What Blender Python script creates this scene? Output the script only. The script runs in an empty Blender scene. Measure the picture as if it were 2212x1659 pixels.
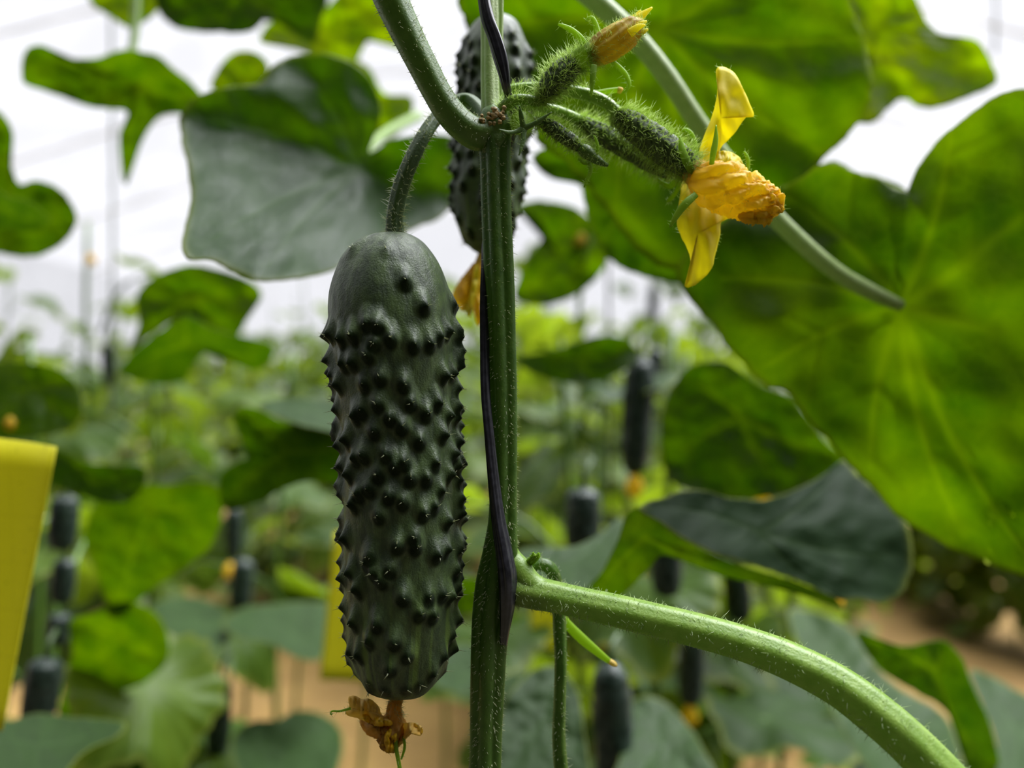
import bpy, math, random
import numpy as np
from mathutils import Vector, Matrix, Euler, noise

C = bpy.context.scene.collection
sc = bpy.context.scene
random.seed(7)
rng = np.random.RandomState(11)

# ------------------------------------------------------------------ camera
F = 1736.0            # focal length in pixels of the 2212 x 1659 frame
CX, CY, CAMZ = 1106.0, 829.5, 1.10
cam = bpy.data.cameras.new('camera')
cam.sensor_width = 36.0
cam.lens = 36.0 * F / 2212.0
cam.clip_start = 0.01
cam.clip_end = 100
cam.dof.use_dof = True
cam.dof.focus_distance = 0.192
cam.dof.aperture_fstop = 6.4
camo = bpy.data.objects.new('camera', cam)
C.objects.link(camo)
camo.location = (0, 0, CAMZ)
camo.rotation_euler = (math.pi / 2, 0, 0)
sc.camera = camo
sc.view_settings.view_transform = 'Standard'
sc.view_settings.look = 'None'
sc.view_settings.exposure = 0.0
sc.view_settings.gamma = 1.0
sc.view_settings.use_curve_mapping = False
sc.cycles.max_bounces = 7
sc.cycles.diffuse_bounces = 4
sc.cycles.glossy_bounces = 2
sc.cycles.transmission_bounces = 5
sc.cycles.transparent_max_bounces = 8
sc.cycles.caustics_reflective = False
sc.cycles.caustics_refractive = False

# ------------------------------------------------------------------ bright overcast sky
SKY_H, SKY_Z, SKY_L = 0.93, 1.5, 22.0
w = bpy.data.worlds.new('overcast_sky')
sc.world = w
w.use_nodes = True
nt = w.node_tree
nt.nodes.clear()
N = nt.nodes.new
out = N('ShaderNodeOutputWorld'); bg = N('ShaderNodeBackground')
tc = N('ShaderNodeTexCoord'); sep = N('ShaderNodeSeparateXYZ')
nt.links.new(tc.outputs['Generated'], sep.inputs[0])
def mrange(src, a, b, c, d, smooth=True):
    m = N('ShaderNodeMapRange')
    if smooth: m.interpolation_type = 'SMOOTHSTEP'
    nt.links.new(src, m.inputs[0])
    for i, v in enumerate((a, b, c, d)): m.inputs[i + 1].default_value = v
    return m.outputs[0]
def wmath(op, a, b):
    m = N('ShaderNodeMath'); m.operation = op
    for i, v in enumerate((a, b)):
        if isinstance(v, (int, float)): m.inputs[i].default_value = v
        else: nt.links.new(v, m.inputs[i])
    return m.outputs[0]
zen = mrange(sep.outputs[2], 0.42, 0.85, SKY_H, SKY_Z)
side = mrange(sep.outputs[1], -0.1, 0.78, 0.22, 1.0)      # sky dimmed towards the sides to shape the light, in place of unbuilt crop rows
dot = N('ShaderNodeVectorMath'); dot.operation = 'DOT_PRODUCT'
nt.links.new(tc.outputs['Generated'], dot.inputs[0])
dot.inputs[1].default_value = Vector((0.42, 0.16, 0.88)).normalized()
lobe = mrange(dot.outputs['Value'], 0.82, 1.0, 0.0, SKY_L)
back = mrange(sep.outputs[1], -0.60, 0.12, 0.05, 1.0)
low = mrange(sep.outputs[2], -0.25, 0.0, 0.25, 1.0)
st = wmath('MULTIPLY', wmath('MULTIPLY', wmath('ADD', wmath('MULTIPLY', zen, side), lobe), back), low)
bg.inputs[0].default_value = (0.955, 0.96, 1.0, 1)
nt.links.new(st, bg.inputs[1])
nt.links.new(bg.outputs[0], out.inputs[0])

# ------------------------------------------------------------------ helpers
def P(px, py, d):
    return Vector(((px - CX) / F * d, d, CAMZ - (py - CY) / F * d))
def PX(px, d):            # a width in pixels at depth d in metres
    return px * d / F

def link_mesh(name, V, Fc, mat, parent=None, attrs=None, uv=None, smooth=True, solid=0.0, local=False):
    V = np.asarray(V, dtype=float)
    if parent is not None and not local:
        V = V - np.array(parent.matrix_world.translation if parent.parent is None and False else WL.get(parent.name, (0, 0, 0)))
    me = bpy.data.meshes.new(name)
    me.from_pydata([tuple(v) for v in V], [], [tuple(int(i) for i in f) for f in Fc])
    if smooth:
        me.polygons.foreach_set('use_smooth', [True] * len(me.polygons))
    if attrs:
        for k, a in attrs.items():
            at = me.attributes.new(k, 'FLOAT', 'POINT')
            at.data.foreach_set('value', np.asarray(a, dtype=np.float32))
    if uv is not None:
        l = me.uv_layers.new(name='UVMap')
        li = np.zeros(len(me.loops), dtype=np.int32)
        me.loops.foreach_get('vertex_index', li)
        l.data.foreach_set('uv', np.asarray(uv, dtype=np.float32)[li].ravel())
    if mat is not None: me.materials.append(mat)
    me.update()
    o = bpy.data.objects.new(name, me)
    C.objects.link(o)
    if parent is not None:
        o.parent = parent
        WL[o.name] = WL.get(parent.name, (0, 0, 0))
    else:
        WL[o.name] = (0, 0, 0)
    if solid:
        m = o.modifiers.new('thickness', 'SOLIDIFY'); m.thickness = solid; m.offset = 0
    return o
WL = {}

def root_at(name, loc, label, cat, group=None):
    o = bpy.data.objects.new(name, None)
    o.empty_display_size = 0.01
    C.objects.link(o)
    o.location = loc
    WL[o.name] = tuple(loc)
    o['label'] = label; o['category'] = cat
    if group: o['group'] = group
    return o
def centre_mesh(o):
    """move a top-level mesh's origin to its own base"""
    me = o.data
    n = len(me.vertices); co = np.zeros(n * 3); me.vertices.foreach_get('co', co); co = co.reshape(-1, 3)
    c = co.mean(0); co -= c
    me.vertices.foreach_set('co', co.ravel()); o.location = c; WL[o.name] = tuple(c)
    me.update()
def tag(o, label, cat, group=None, kind=None):
    o['label'] = label; o['category'] = cat
    if group: o['group'] = group
    if kind: o['kind'] = kind
    return o

def crom(pts, n, closed=False):
    """Catmull-Rom through rows of pts, n samples"""
    pts = np.asarray(pts, dtype=float)
    m = len(pts)
    seg = m if closed else m - 1
    out = []
    cnt = n if closed else n - 1
    for i in range(n):
        t = i / cnt * seg
        k = min(int(t), seg - 1); f = t - k
        if closed: a, b, c, d = (pts[(k + j) % m] for j in (-1, 0, 1, 2))
        else:
            b, c = pts[k], pts[k + 1]
            a = pts[k - 1] if k > 0 else 2 * b - c
            d = pts[k + 2] if k + 2 < m else 2 * c - b
        out.append(0.5 * ((2 * b) + (-a + c) * f + (2 * a - 5 * b + 4 * c - d) * f * f + (-a + 3 * b - 3 * c + d) * f ** 3))
    return np.array(out)

class Tube:
    """tube along px path rows (px, py, depth, radius_px); keeps frames for hairs"""
    def __init__(s, rows, n=40, seg=16, ridge=0, amp=0.0, twist=0.0, flat=1.0, fn=None, world=False, flatdir=None):
        rows = np.asarray(rows, float)
        if not world:
            w_ = []
            for r in rows:
                p = P(r[0], r[1], r[2]); w_.append((p.x, p.y, p.z, PX(r[3], r[2])))
            rows = np.array(w_)
        s.s = crom(rows, n)
        s.p = s.s[:, :3]; s.r = np.maximum(s.s[:, 3], 1e-6)
        T = np.gradient(s.p, axis=0); T /= np.linalg.norm(T, axis=1)[:, None] + 1e-12
        s.T = T
        up = np.array((0, -1, 0.0)) if flatdir is None else np.array(flatdir, float)
        U = []; u = up - T[0] * up.dot(T[0])
        if np.linalg.norm(u) < 1e-4: u = np.array((1.0, 0, 0)) - T[0] * T[0][0]
        for t in T:
            u = u - t * u.dot(t); u /= np.linalg.norm(u); U.append(u.copy())
        s.U = np.array(U); s.W = np.cross(T, s.U)
        s.seg = seg; s.n = n; s.twist = twist; s.flat = flat
        V = []
        for i in range(n):
            tt = i / (n - 1)
            for j in range(seg):
                a = 2 * math.pi * j / seg
                k = 1.0
                if ridge: k += amp * abs(math.cos(ridge * (a + twist * tt) / 2.0)) * 2 - amp
                if fn: k *= fn(tt, a)
                V.append(s.pt(i, a, k))
        Fc = []
        for i in range(n - 1):
            for j in range(seg):
                a, b = i * seg + j, i * seg + (j + 1) % seg
                Fc.append((a, b, b + seg, a + seg))
        V.append(s.p[0]); V.append(s.p[-1]); c0, c1 = len(V) - 2, len(V) - 1
        for j in range(seg):
            Fc.append((c0, (j + 1) % seg, j))
            Fc.append((c1, (n - 1) * seg + j, (n - 1) * seg + (j + 1) % seg))
        s.V = np.array(V); s.F = Fc
        s.t = np.concatenate([np.repeat(np.linspace(0, 1, n), seg), [0, 1]])
        s.a = np.concatenate([np.tile(np.arange(seg) / seg, n), [0, 0]])
    def pt(s, i, a, k=1.0):
        ca, sa = math.cos(a), math.sin(a)
        return s.p[i] + s.r[i] * k * (s.U[i] * ca * s.flat + s.W[i] * sa)
    def nrm(s, i, a):
        v = s.U[i] * math.cos(a) + s.W[i] * math.sin(a)
        return v

def merge(parts):
    V = []; Fc = []; off = 0
    for v, f in parts:
        v = np.asarray(v); V.append(v); Fc += [tuple(i + off for i in q) for q in f]; off += len(v)
    return np.concatenate(V), Fc

def hair(p, d, L, r, bend):
    """one curved tapering three-sided hair"""
    d = d / (np.linalg.norm(d) + 1e-9)
    a = np.cross(d, (0.3, 0.5, 0.8)); a /= np.linalg.norm(a) + 1e-9; b = np.cross(d, a)
    V = []; 
    for k, (f, rr) in enumerate(((-0.05, 1.0), (0.5, 0.55))):
        c = p + d * L * f + bend * L * f * f
        for j in range(3):
            an = j * 2.0944
            V.append(c + r * rr * (a * math.cos(an) + b * math.sin(an)))
    V.append(p + d * L + bend * L)
    Fc = [(0, 1, 4, 3), (1, 2, 5, 4), (2, 0, 3, 5), (3, 4, 6), (4, 5, 6), (5, 3, 6)]
    return np.array(V), Fc

def hairs_on(tb, n, L, r, lean=0.2, jit=0.35, k=1.0, t0=0.0, t1=1.0, angles=None, curl=0.25):
    parts = []
    for _ in range(n):
        t = t0 + (t1 - t0) * rng.rand()
        i = min(int(t * (tb.n - 1)), tb.n - 1)
        a = rng.rand() * 2 * math.pi if angles is None else angles[rng.randint(len(angles))] + rng.randn() * 0.12
        nn = tb.nrm(i, a)
        p = tb.pt(i, a, k) + tb.T[i] * (rng.rand() - .5) * np.linalg.norm(tb.p[min(i + 1, tb.n - 1)] - tb.p[max(i - 1, 0)]) * .5
        d = nn + tb.T[i] * lean + rng.randn(3) * jit
        parts.append(hair(p, d, L * (0.55 + 0.8 * rng.rand()), r, rng.randn(3) * curl + np.array((0, 0, -0.05))))
    return merge(parts)

# ------------------------------------------------------------------ materials
def material(name):
    m = bpy.data.materials.new(name); m.use_nodes = True
    m.node_tree.nodes.clear()
    return m, m.node_tree
class NB:
    def __init__(s, t): s.t = t
    def n(s, kind, **kw):
        x = s.t.nodes.new('ShaderNode' + kind)
        for k, v in kw.items():
            if k.startswith('i_'):
                key = k[2:].replace('_', ' ')
                s.put(x.inputs[key], v)
            else: setattr(x, k, v)
        return x
    def put(s, sock, v):
        if hasattr(v, 'is_linked') or isinstance(v, bpy.types.NodeSocket): s.t.links.new(v, sock)
        elif isinstance(v, (tuple, list)) and len(v) == 3 and sock.type == 'RGBA': sock.default_value = (*v, 1)
        else: sock.default_value = v
    def mix(s, f, a, b):
        x = s.t.nodes.new('ShaderNodeMix'); x.data_type = 'RGBA'
        s.put(x.inputs[0], f); s.put(x.inputs[6], a); s.put(x.inputs[7], b)
        return x.outputs[2]
    def math(s, op, a, b=0.0, clamp=False):
        x = s.t.nodes.new('ShaderNodeMath'); x.operation = op; x.use_clamp = clamp
        s.put(x.inputs[0], a); s.put(x.inputs[1], b)
        return x.outputs[0]
    def rng(s, v, a, b, c, d):
        x = s.t.nodes.new('ShaderNodeMapRange'); s.put(x.inputs[0], v)
        for i, q in enumerate((a, b, c, d)): x.inputs[i + 1].default_value = q
        return x.outputs[0]
    def attr(s, name):
        x = s.t.nodes.new('ShaderNodeAttribute'); x.attribute_name = name
        return x.outputs['Fac']

def leaf_mat(name, diff, trans, vein_d, vein_t, ft=0.6, rough=0.42, spec=0.5, cell=26.0, rimc=None, coat=0.0):
    m, t = material(name); b = NB(t)
    o = b.n('OutputMaterial')
    ve = b.attr('vein'); rim = b.attr('rim')
    uvn = b.n('UVMap'); uvn.uv_map = 'UVMap'
    vor = b.n('TexVoronoi', feature='DISTANCE_TO_EDGE'); t.links.new(uvn.outputs[0], vor.inputs['Vector']); vor.inputs['Scale'].default_value = cell
    ret = b.rng(vor.outputs['Distance'], 0.0, 0.09, 1.0, 0.0)
    nz = b.n('TexNoise'); t.links.new(uvn.outputs[0], nz.inputs['Vector']); nz.inputs['Scale'].default_value = 4.5; nz.inputs['Detail'].default_value = 3
    nzr = b.rng(nz.outputs['Fac'], 0.3, 0.7, 0.0, 1.0)
    vv = b.math('MAXIMUM', b.math('MULTIPLY', ve, .42), b.math('MULTIPLY', ret, 0.16), True)
    dk = tuple(c * 0.72 for c in diff); tk = (trans[0] * .60, trans[1] * .75, trans[2] * .7)
    dc = b.mix(vv, b.mix(nzr, dk, diff), vein_d)
    tcol = b.mix(vv, b.mix(nzr, tk, trans), vein_t)
    rc = rimc or (0.35, 0.42, 0.06)
    dc = b.mix(b.math('MULTIPLY', rim, .8), dc, tuple(c * .6 for c in rc)); tcol = b.mix(b.math('MULTIPLY', rim, .8), tcol, rc)
    h = b.math('ADD', b.math('MULTIPLY', vv, -0.9), b.math('MULTIPLY', nzr, 0.5))
    bp = b.n('Bump'); bp.inputs['Strength'].default_value = 0.55; bp.inputs['Distance'].default_value = 0.0012
    t.links.new(h, bp.inputs['Height'])
    pr = b.n('BsdfPrincipled'); b.put(pr.inputs['Base Color'], dc); pr.inputs['Roughness'].default_value = rough
    pr.inputs['Specular IOR Level'].default_value = spec
    pr.inputs['Sheen Weight'].default_value = coat; pr.inputs['Sheen Roughness'].default_value = .4
    t.links.new(bp.outputs[0], pr.inputs['Normal'])
    tr = b.n('BsdfTranslucent'); b.put(tr.inputs['Color'], tcol); t.links.new(bp.outputs[0], tr.inputs['Normal'])
    mx = b.n('MixShader'); mx.inputs[0].default_value = ft
    t.links.new(pr.outputs[0], mx.inputs[1]); t.links.new(tr.outputs[0], mx.inputs[2])
    t.links.new(mx.outputs[0], o.inputs[0])
    return m

def stem_mat(name, col, col2, trans=(0.3, 0.5, 0.08), ft=0.18, rough=0.38, scale=900, spec=.5):
    m, t = material(name); b = NB(t)
    o = b.n('OutputMaterial'); g = b.n('TexCoord')
    nz = b.n('TexNoise'); t.links.new(g.outputs['Object'], nz.inputs['Vector']); nz.inputs['Scale'].default_value = scale * .35; nz.inputs['Detail'].default_value = 5
    c = b.mix(b.rng(nz.outputs['Fac'], .35, .65, 0, 1), col, col2)
    n2 = b.n('TexNoise'); t.links.new(g.outputs['Object'], n2.inputs['Vector']); n2.inputs['Scale'].default_value = scale * 2; n2.inputs['Detail'].default_value = 3
    bp = b.n('Bump'); bp.inputs['Strength'].default_value = .35; bp.inputs['Distance'].default_value = .0003; t.links.new(n2.outputs['Fac'], bp.inputs['Height'])
    pr = b.n('BsdfPrincipled'); b.put(pr.inputs['Base Color'], c); pr.inputs['Roughness'].default_value = rough
    pr.inputs['Specular IOR Level'].default_value = spec
    t.links.new(bp.outputs[0], pr.inputs['Normal'])
    tr = b.n('BsdfTranslucent'); tr.inputs['Color'].default_value = (*trans, 1)
    mx = b.n('MixShader'); mx.inputs[0].default_value = ft
    t.links.new(pr.outputs[0], mx.inputs[1]); t.links.new(tr.outputs[0], mx.inputs[2]); t.links.new(mx.outputs[0], o.inputs[0])
    return m

def skin_mat(name, base, light, tip, streak, rough=.42, scale=1.0):
    """cucumber skin: dark green under a thin waxy bloom, darker warts with some painted underside shade, pale streaks at the blossom end"""
    m, t = material(name); b = NB(t)
    o = b.n('OutputMaterial'); g = b.n('TexCoord')
    mp = b.n('Mapping'); t.links.new(g.outputs['Object'], mp.inputs[0]); mp.inputs['Scale'].default_value = (1, 1, .45)
    nz = b.n('TexNoise'); t.links.new(mp.outputs[0], nz.inputs['Vector']); nz.inputs['Scale'].default_value = 420 * scale; nz.inputs['Detail'].default_value = 6; nz.inputs['Roughness'].default_value = .6
    n2 = b.n('TexNoise'); t.links.new(g.outputs['Object'], n2.inputs['Vector']); n2.inputs['Scale'].default_value = 2600 * scale; n2.inputs['Detail'].default_value = 3
    c = b.mix(b.rng(nz.outputs['Fac'], .38, .66, 0, 1), base, light)
    c = b.mix(b.rng(n2.outputs['Fac'], .62, .72, 0, .30), c, streak)
    c = b.mix(b.math('MULTIPLY', b.attr('streak'), 1.0, True), c, streak)
    c = b.mix(b.math('MULTIPLY', b.attr('wart'), .85), c, tip)
    bp = b.n('Bump'); bp.inputs['Strength'].default_value = .6; bp.inputs['Distance'].default_value = .0006
    t.links.new(b.math('ADD', nz.outputs['Fac'], b.math('MULTIPLY', n2.outputs['Fac'], .3)), bp.inputs['Height'])
    pr = b.n('BsdfPrincipled'); b.put(pr.inputs['Base Color'], c)
    b.put(pr.inputs['Roughness'], b.rng(nz.outputs['Fac'], .3, .7, rough + .1, rough - .08))
    b.put(pr.inputs['Specular IOR Level'], b.rng(b.attr('wart'), 0, 1, .6, .10))
    pr.inputs['Sheen Weight'].default_value = .05; pr.inputs['Sheen Roughness'].default_value = .5
    t.links.new(bp.outputs[0], pr.inputs['Normal']); t.links.new(pr.outputs[0], o.inputs[0])
    return m

def plain(name, col, rough=.5, trans=None, ft=.4, noise_scale=0, col2=None, spec=.5):
    m, t = material(name); b = NB(t)
    o = b.n('OutputMaterial'); c = col
    if noise_scale:
        g = b.n('TexCoord'); nz = b.n('TexNoise'); t.links.new(g.outputs['Object'], nz.inputs['Vector'])
        nz.inputs['Scale'].default_value = noise_scale; nz.inputs['Detail'].default_value = 5
        c = b.mix(b.rng(nz.outputs['Fac'], .35, .65, 0, 1), col, col2 or tuple(q * .6 for q in col))
    pr = b.n('BsdfPrincipled'); b.put(pr.inputs['Base Color'], c); pr.inputs['Roughness'].default_value = rough
    pr.inputs['Specular IOR Level'].default_value = spec
    last = pr.outputs[0]
    if trans:
        tr = b.n('BsdfTranslucent'); tr.inputs['Color'].default_value = (*trans, 1)
        mx = b.n('MixShader'); mx.inputs[0].default_value = ft
        t.links.new(pr.outputs[0], mx.inputs[1]); t.links.new(tr.outputs[0], mx.inputs[2]); last = mx.outputs[0]
    t.links.new(last, o.inputs[0])
    return m

VD, VT = (0.10, 0.17, 0.02), (0.50, 0.62, 0.02)
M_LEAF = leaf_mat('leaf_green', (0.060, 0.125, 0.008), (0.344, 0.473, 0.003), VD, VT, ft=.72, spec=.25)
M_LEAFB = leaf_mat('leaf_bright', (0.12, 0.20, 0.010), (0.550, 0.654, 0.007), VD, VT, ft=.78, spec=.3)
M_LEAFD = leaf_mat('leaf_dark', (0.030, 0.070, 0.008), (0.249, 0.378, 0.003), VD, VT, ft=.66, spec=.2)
M_LEAFG = leaf_mat('leaf_glaucous', (0.040, 0.085, 0.020), (0.138, 0.258, 0.009), (0.06, .12, .035), (.25, .4, .03), ft=.35, rough=.50, spec=.22)
M_LEAFM = leaf_mat('leaf_glossy_green', (0.030, 0.075, 0.016), (0.284, 0.430, 0.005), (0.06, .12, .03), (.4, .6, .03), ft=.60, rough=.42, spec=.35)
M_FARD = leaf_mat('leaf_far_dark', (0.035, 0.080, 0.010), (0.13, 0.21, 0.004), VD, VT, ft=.42, rough=.45, spec=.25)
M_FAR = leaf_mat('leaf_far', (0.055, 0.120, 0.012), (0.20, 0.30, 0.005), VD, VT, ft=.45, rough=.42, spec=.3)
M_FARB = leaf_mat('leaf_far_bright', (0.10, 0.18, 0.015), (0.32, 0.43, 0.012), VD, VT, ft=.5, rough=.42, spec=.3)
M_STEM = stem_mat('stem_green', (0.048, 0.115, 0.010), (0.085, 0.17, 0.022))
M_STEMP = stem_mat('stem_pale', (0.36, 0.48, 0.17), (0.46, 0.58, 0.25), ft=.3, trans=(.45, .6, .25))
M_PET = stem_mat('petiole_green', (0.16, 0.30, 0.02), (0.24, 0.39, 0.05), ft=.2, rough=.42, spec=.75, trans=(.4, .6, .1))
M_PETD = stem_mat('petiole_dark', (0.07, 0.155, 0.012), (0.11, 0.21, 0.025), ft=.15, rough=.42, spec=.7)
M_STALK = stem_mat('stalk_grey_green', (0.06, 0.105, 0.03), (0.09, 0.15, 0.05))
M_HAIR = plain('pale_hair', (0.55, 0.66, 0.38), .4, trans=(.75, .85, .5), ft=.5)
M_HAIRG = plain('green_hair', (0.55, 0.70, 0.22), .4, trans=(.80, .95, .38), ft=.55)
M_SPINE = plain('white_spine', (0.60, 0.64, 0.42), .35, trans=(.8, .85, .5), ft=.4)
M_SKIN = skin_mat('cucumber_skin', (0.026, 0.050, 0.012), (0.080, 0.130, 0.036), (0.004, 0.011, 0.002), (0.12, 0.20, 0.03))
M_SKINF = skin_mat('far_cucumber_skin', (0.012, 0.028, 0.018), (0.022, 0.045, 0.028), (0.005, 0.012, 0.007), (0.06, 0.09, 0.03), scale=.6)
M_SCAR = plain('node_scar', (0.66, 0.46, 0.20), .8, noise_scale=1500, col2=(0.16, 0.13, 0.05))
M_PETAL = plain('petal_yellow', (0.88, 0.72, 0.03), .5, trans=(0.98, 0.92, 0.06), ft=.55, noise_scale=220, col2=(0.90, 0.80, 0.05))
M_PETALO = plain('petal_orange', (0.88, 0.64, 0.035), .5, trans=(0.99, 0.82, 0.06), ft=.55, noise_scale=130, col2=(0.88, 0.46, 0.02))
M_BUD = plain('bud_ochre', (0.66, 0.50, 0.012), .55, trans=(0.88, 0.66, 0.01), ft=.35, noise_scale=260, col2=(0.24, 0.15, 0.010))
M_DRY = plain('dry_petal', (0.66, 0.38, 0.06), .6, trans=(0.90, 0.52, 0.05), ft=.4, noise_scale=260, col2=(0.34, 0.20, 0.035))
M_DRYP = plain('dry_petal_pale', (0.88, 0.68, 0.24), .6, trans=(0.95, 0.76, 0.2), ft=.45, noise_scale=200, col2=(0.85, 0.52, 0.06))
M_SEPAL = plain('sepal_green', (0.26, 0.44, 0.03), .45, trans=(.60, .82, .06), ft=.5)
M_OVARY = skin_mat('young_cucumber', (0.05, 0.085, 0.022), (0.09, 0.15, 0.035), (0.012, 0.025, 0.006), (0.22, 0.32, 0.06), rough=.5, scale=2.5)
M_TWINE = plain('black_twine', (0.010, 0.010, 0.012), .28, noise_scale=700, col2=(0.028, 0.028, 0.034), spec=.7)
M_STRING = plain('grey_string', (0.16, 0.19, 0.16), .6)
M_PIPE = plain('galvanised_pipe', (0.75, 0.75, 0.74), .5)

# ------------------------------------------------------------------ greenhouse: soil, film walls and roof, pipes
def soil():
    m, t = material('sandy_soil'); b = NB(t); o = b.n('OutputMaterial'); g = b.n('TexCoord')
    nz = b.n('TexNoise'); t.links.new(g.outputs['Object'], nz.inputs['Vector']); nz.inputs['Scale'].default_value = 3.5; nz.inputs['Detail'].default_value = 8
    n2 = b.n('TexNoise'); t.links.new(g.outputs['Object'], n2.inputs['Vector']); n2.inputs['Scale'].default_value = 30; n2.inputs['Detail'].default_value = 6
    c = b.mix(b.rng(nz.outputs['Fac'], .35, .65, 0, 1), (0.24, 0.140, 0.036), (0.34, 0.210, 0.058))
    c = b.mix(b.rng(n2.outputs['Fac'], .5, .75, 0, .6), c, (0.17, 0.10, 0.045))
    sx = b.n('SeparateXYZ'); t.links.new(g.outputs['Object'], sx.inputs[0])      # unseen soil near the camera given an added dark colour to cut bounced light
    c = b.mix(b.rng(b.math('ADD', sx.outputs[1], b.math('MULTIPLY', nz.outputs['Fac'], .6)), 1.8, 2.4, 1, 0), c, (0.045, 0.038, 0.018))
    pr = b.n('BsdfPrincipled'); b.put(pr.inputs['Base Color'], c); pr.inputs['Roughness'].default_value = .9
    bp = b.n('Bump'); bp.inputs['Distance'].default_value = .02; t.links.new(n2.outputs['Fac'], bp.inputs['Height']); t.links.new(bp.outputs[0], pr.inputs['Normal'])
    t.links.new(pr.outputs[0], o.inputs[0]); return m
nx, ny = 90, 110
V = []; Fc = []
for j in range(ny):
    for i in range(nx):
        x = -7 + 14 * i / (nx - 1); y = -3 + 19 * j / (ny - 1)
        z = 0.035 * noise.noise(Vector((x * 1.3, y * 1.3, 0))) + 0.015 * noise.noise(Vector((x * 5, y * 5, 2))) - 0.03
        V.append((x, y, z))
for j in range(ny - 1):
    for i in range(nx - 1):
        a = j * nx + i; Fc.append((a, a + 1, a + nx + 1, a + nx))
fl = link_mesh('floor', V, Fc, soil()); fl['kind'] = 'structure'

def film():
    m, t = material('greenhouse_film'); b = NB(t); o = b.n('OutputMaterial'); g = b.n('TexCoord')
    nz = b.n('TexNoise'); t.links.new(g.outputs['Object'], nz.inputs['Vector']); nz.inputs['Scale'].default_value = 1.4; nz.inputs['Detail'].default_value = 3
    tp = b.n('BsdfTransparent'); tp.inputs[0].default_value = (.95, .95, .96, 1)
    df = b.n('BsdfTranslucent'); df.inputs[0].default_value = (.9, .9, .92, 1)
    mx = b.n('MixShader'); b.put(mx.inputs[0], b.rng(nz.outputs['Fac'], .35, .65, .06, .16))
    t.links.new(tp.outputs[0], mx.inputs[1]); t.links.new(df.outputs[0], mx.inputs[2]); t.links.new(mx.outputs[0], o.inputs[0])
    return m
M_FILM = film()
X0, X1, Y0, Y1, ZE, ZR = -7.0, 7.0, -3.0, 16.0, 3.0, 4.6
def struct(name, V, Fc, mat):
    o = link_mesh(name, V, Fc, mat, smooth=False); o['kind'] = 'structure'; return o
struct('wall_left', [(X0, Y0, -.1), (X0, Y1, -.1), (X0, Y1, ZE), (X0, Y0, ZE)], [(0, 1, 2, 3)], M_FILM)
struct('wall_right', [(X1, Y0, -.1), (X1, Y1, -.1), (X1, Y1, ZE), (X1, Y0, ZE)], [(0, 1, 2, 3)], M_FILM)
struct('wall_back', [(X0, Y1, -.1), (X1, Y1, -.1), (X1, Y1, ZE), (0, Y1, ZR), (X0, Y1, ZE)], [(0, 1, 2, 3, 4)], M_FILM)
struct('wall_front', [(X0, Y0, -.1), (X1, Y0, -.1), (X1, Y0, ZE), (0, Y0, ZR), (X0, Y0, ZE)], [(0, 1, 2, 3, 4)], M_FILM)
ns = 14
V = []; Fc = []
for i in range(ns + 1):
    a = i / ns; x = X0 + (X1 - X0) * a; z = ZE + (ZR - ZE) * math.sin(math.pi * a)
    V += [(x, Y0, z), (x, Y1, z)]
for i in range(ns): Fc.append((2 * i, 2 * i + 2, 2 * i + 3, 2 * i + 1))
struct('ceiling', V, Fc, M_FILM)
# roof hoops and the crop wires they carry
for k, y in enumerate((1.9, 4.2, 6.5, 8.8, 11.1, 13.4)):
    rows = [(X0 + (X1 - X0) * i / ns, y, ZE + (ZR - ZE) * math.sin(math.pi * i / ns) - .03, .012) for i in range(ns + 1)]
    tb = Tube(rows, 40, 8, world=True, flatdir=(0, 0, 1)); o = link_mesh('trim_%d' % (k + 1), tb.V, tb.F, M_PIPE); o['kind'] = 'structure'

# ------------------------------------------------------------------ leaves
def leaf_fields(q, c, S, veins, wv=1.0):
    """vein and pucker fields in the leaf's own plane; q (n,2), c centre, veins = list of end points"""
    q = np.asarray(q); n = len(q)
    best = np.full(n, 1e9); vein = np.zeros(n); sec = np.zeros(n)
    for e in veins:
        e = np.asarray(e, float); d = e - c; L = np.linalg.norm(d); u = d / L; nrm = np.array((-u[1], u[0]))
        s_ = (q - c) @ u; p_ = (q - c) @ nrm
        # veins bow a little
        p_ = p_ - 0.05 * L * np.sin(np.clip(s_ / L, 0, 1) * math.pi)
        ds = np.where(s_ < 0, np.hypot(s_, p_), np.where(s_ > L, np.hypot(s_ - L, p_), np.abs(p_)))
        wd = S * 0.017 * wv * np.clip(1.2 - s_ / L, .25, 1.2)
        vein = np.maximum(vein, np.exp(-(ds / wd) ** 2))
        near = ds < best
        fr = ((s_ - 0.75 * np.abs(p_)) / (S * .17) + .3) % 1.0
        cand = np.exp(-(np.abs(fr - .5) / .055) ** 2) * .45 * np.exp(-(np.abs(p_) / (S * .34)) ** 2) * (s_ > .1 * L)
        sec = np.where(near, cand, sec); best = np.minimum(best, ds)
    puck = 1 - np.exp(-(best / (S * .10)) ** 2)
    return np.maximum(vein, sec), puck, sec

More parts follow.
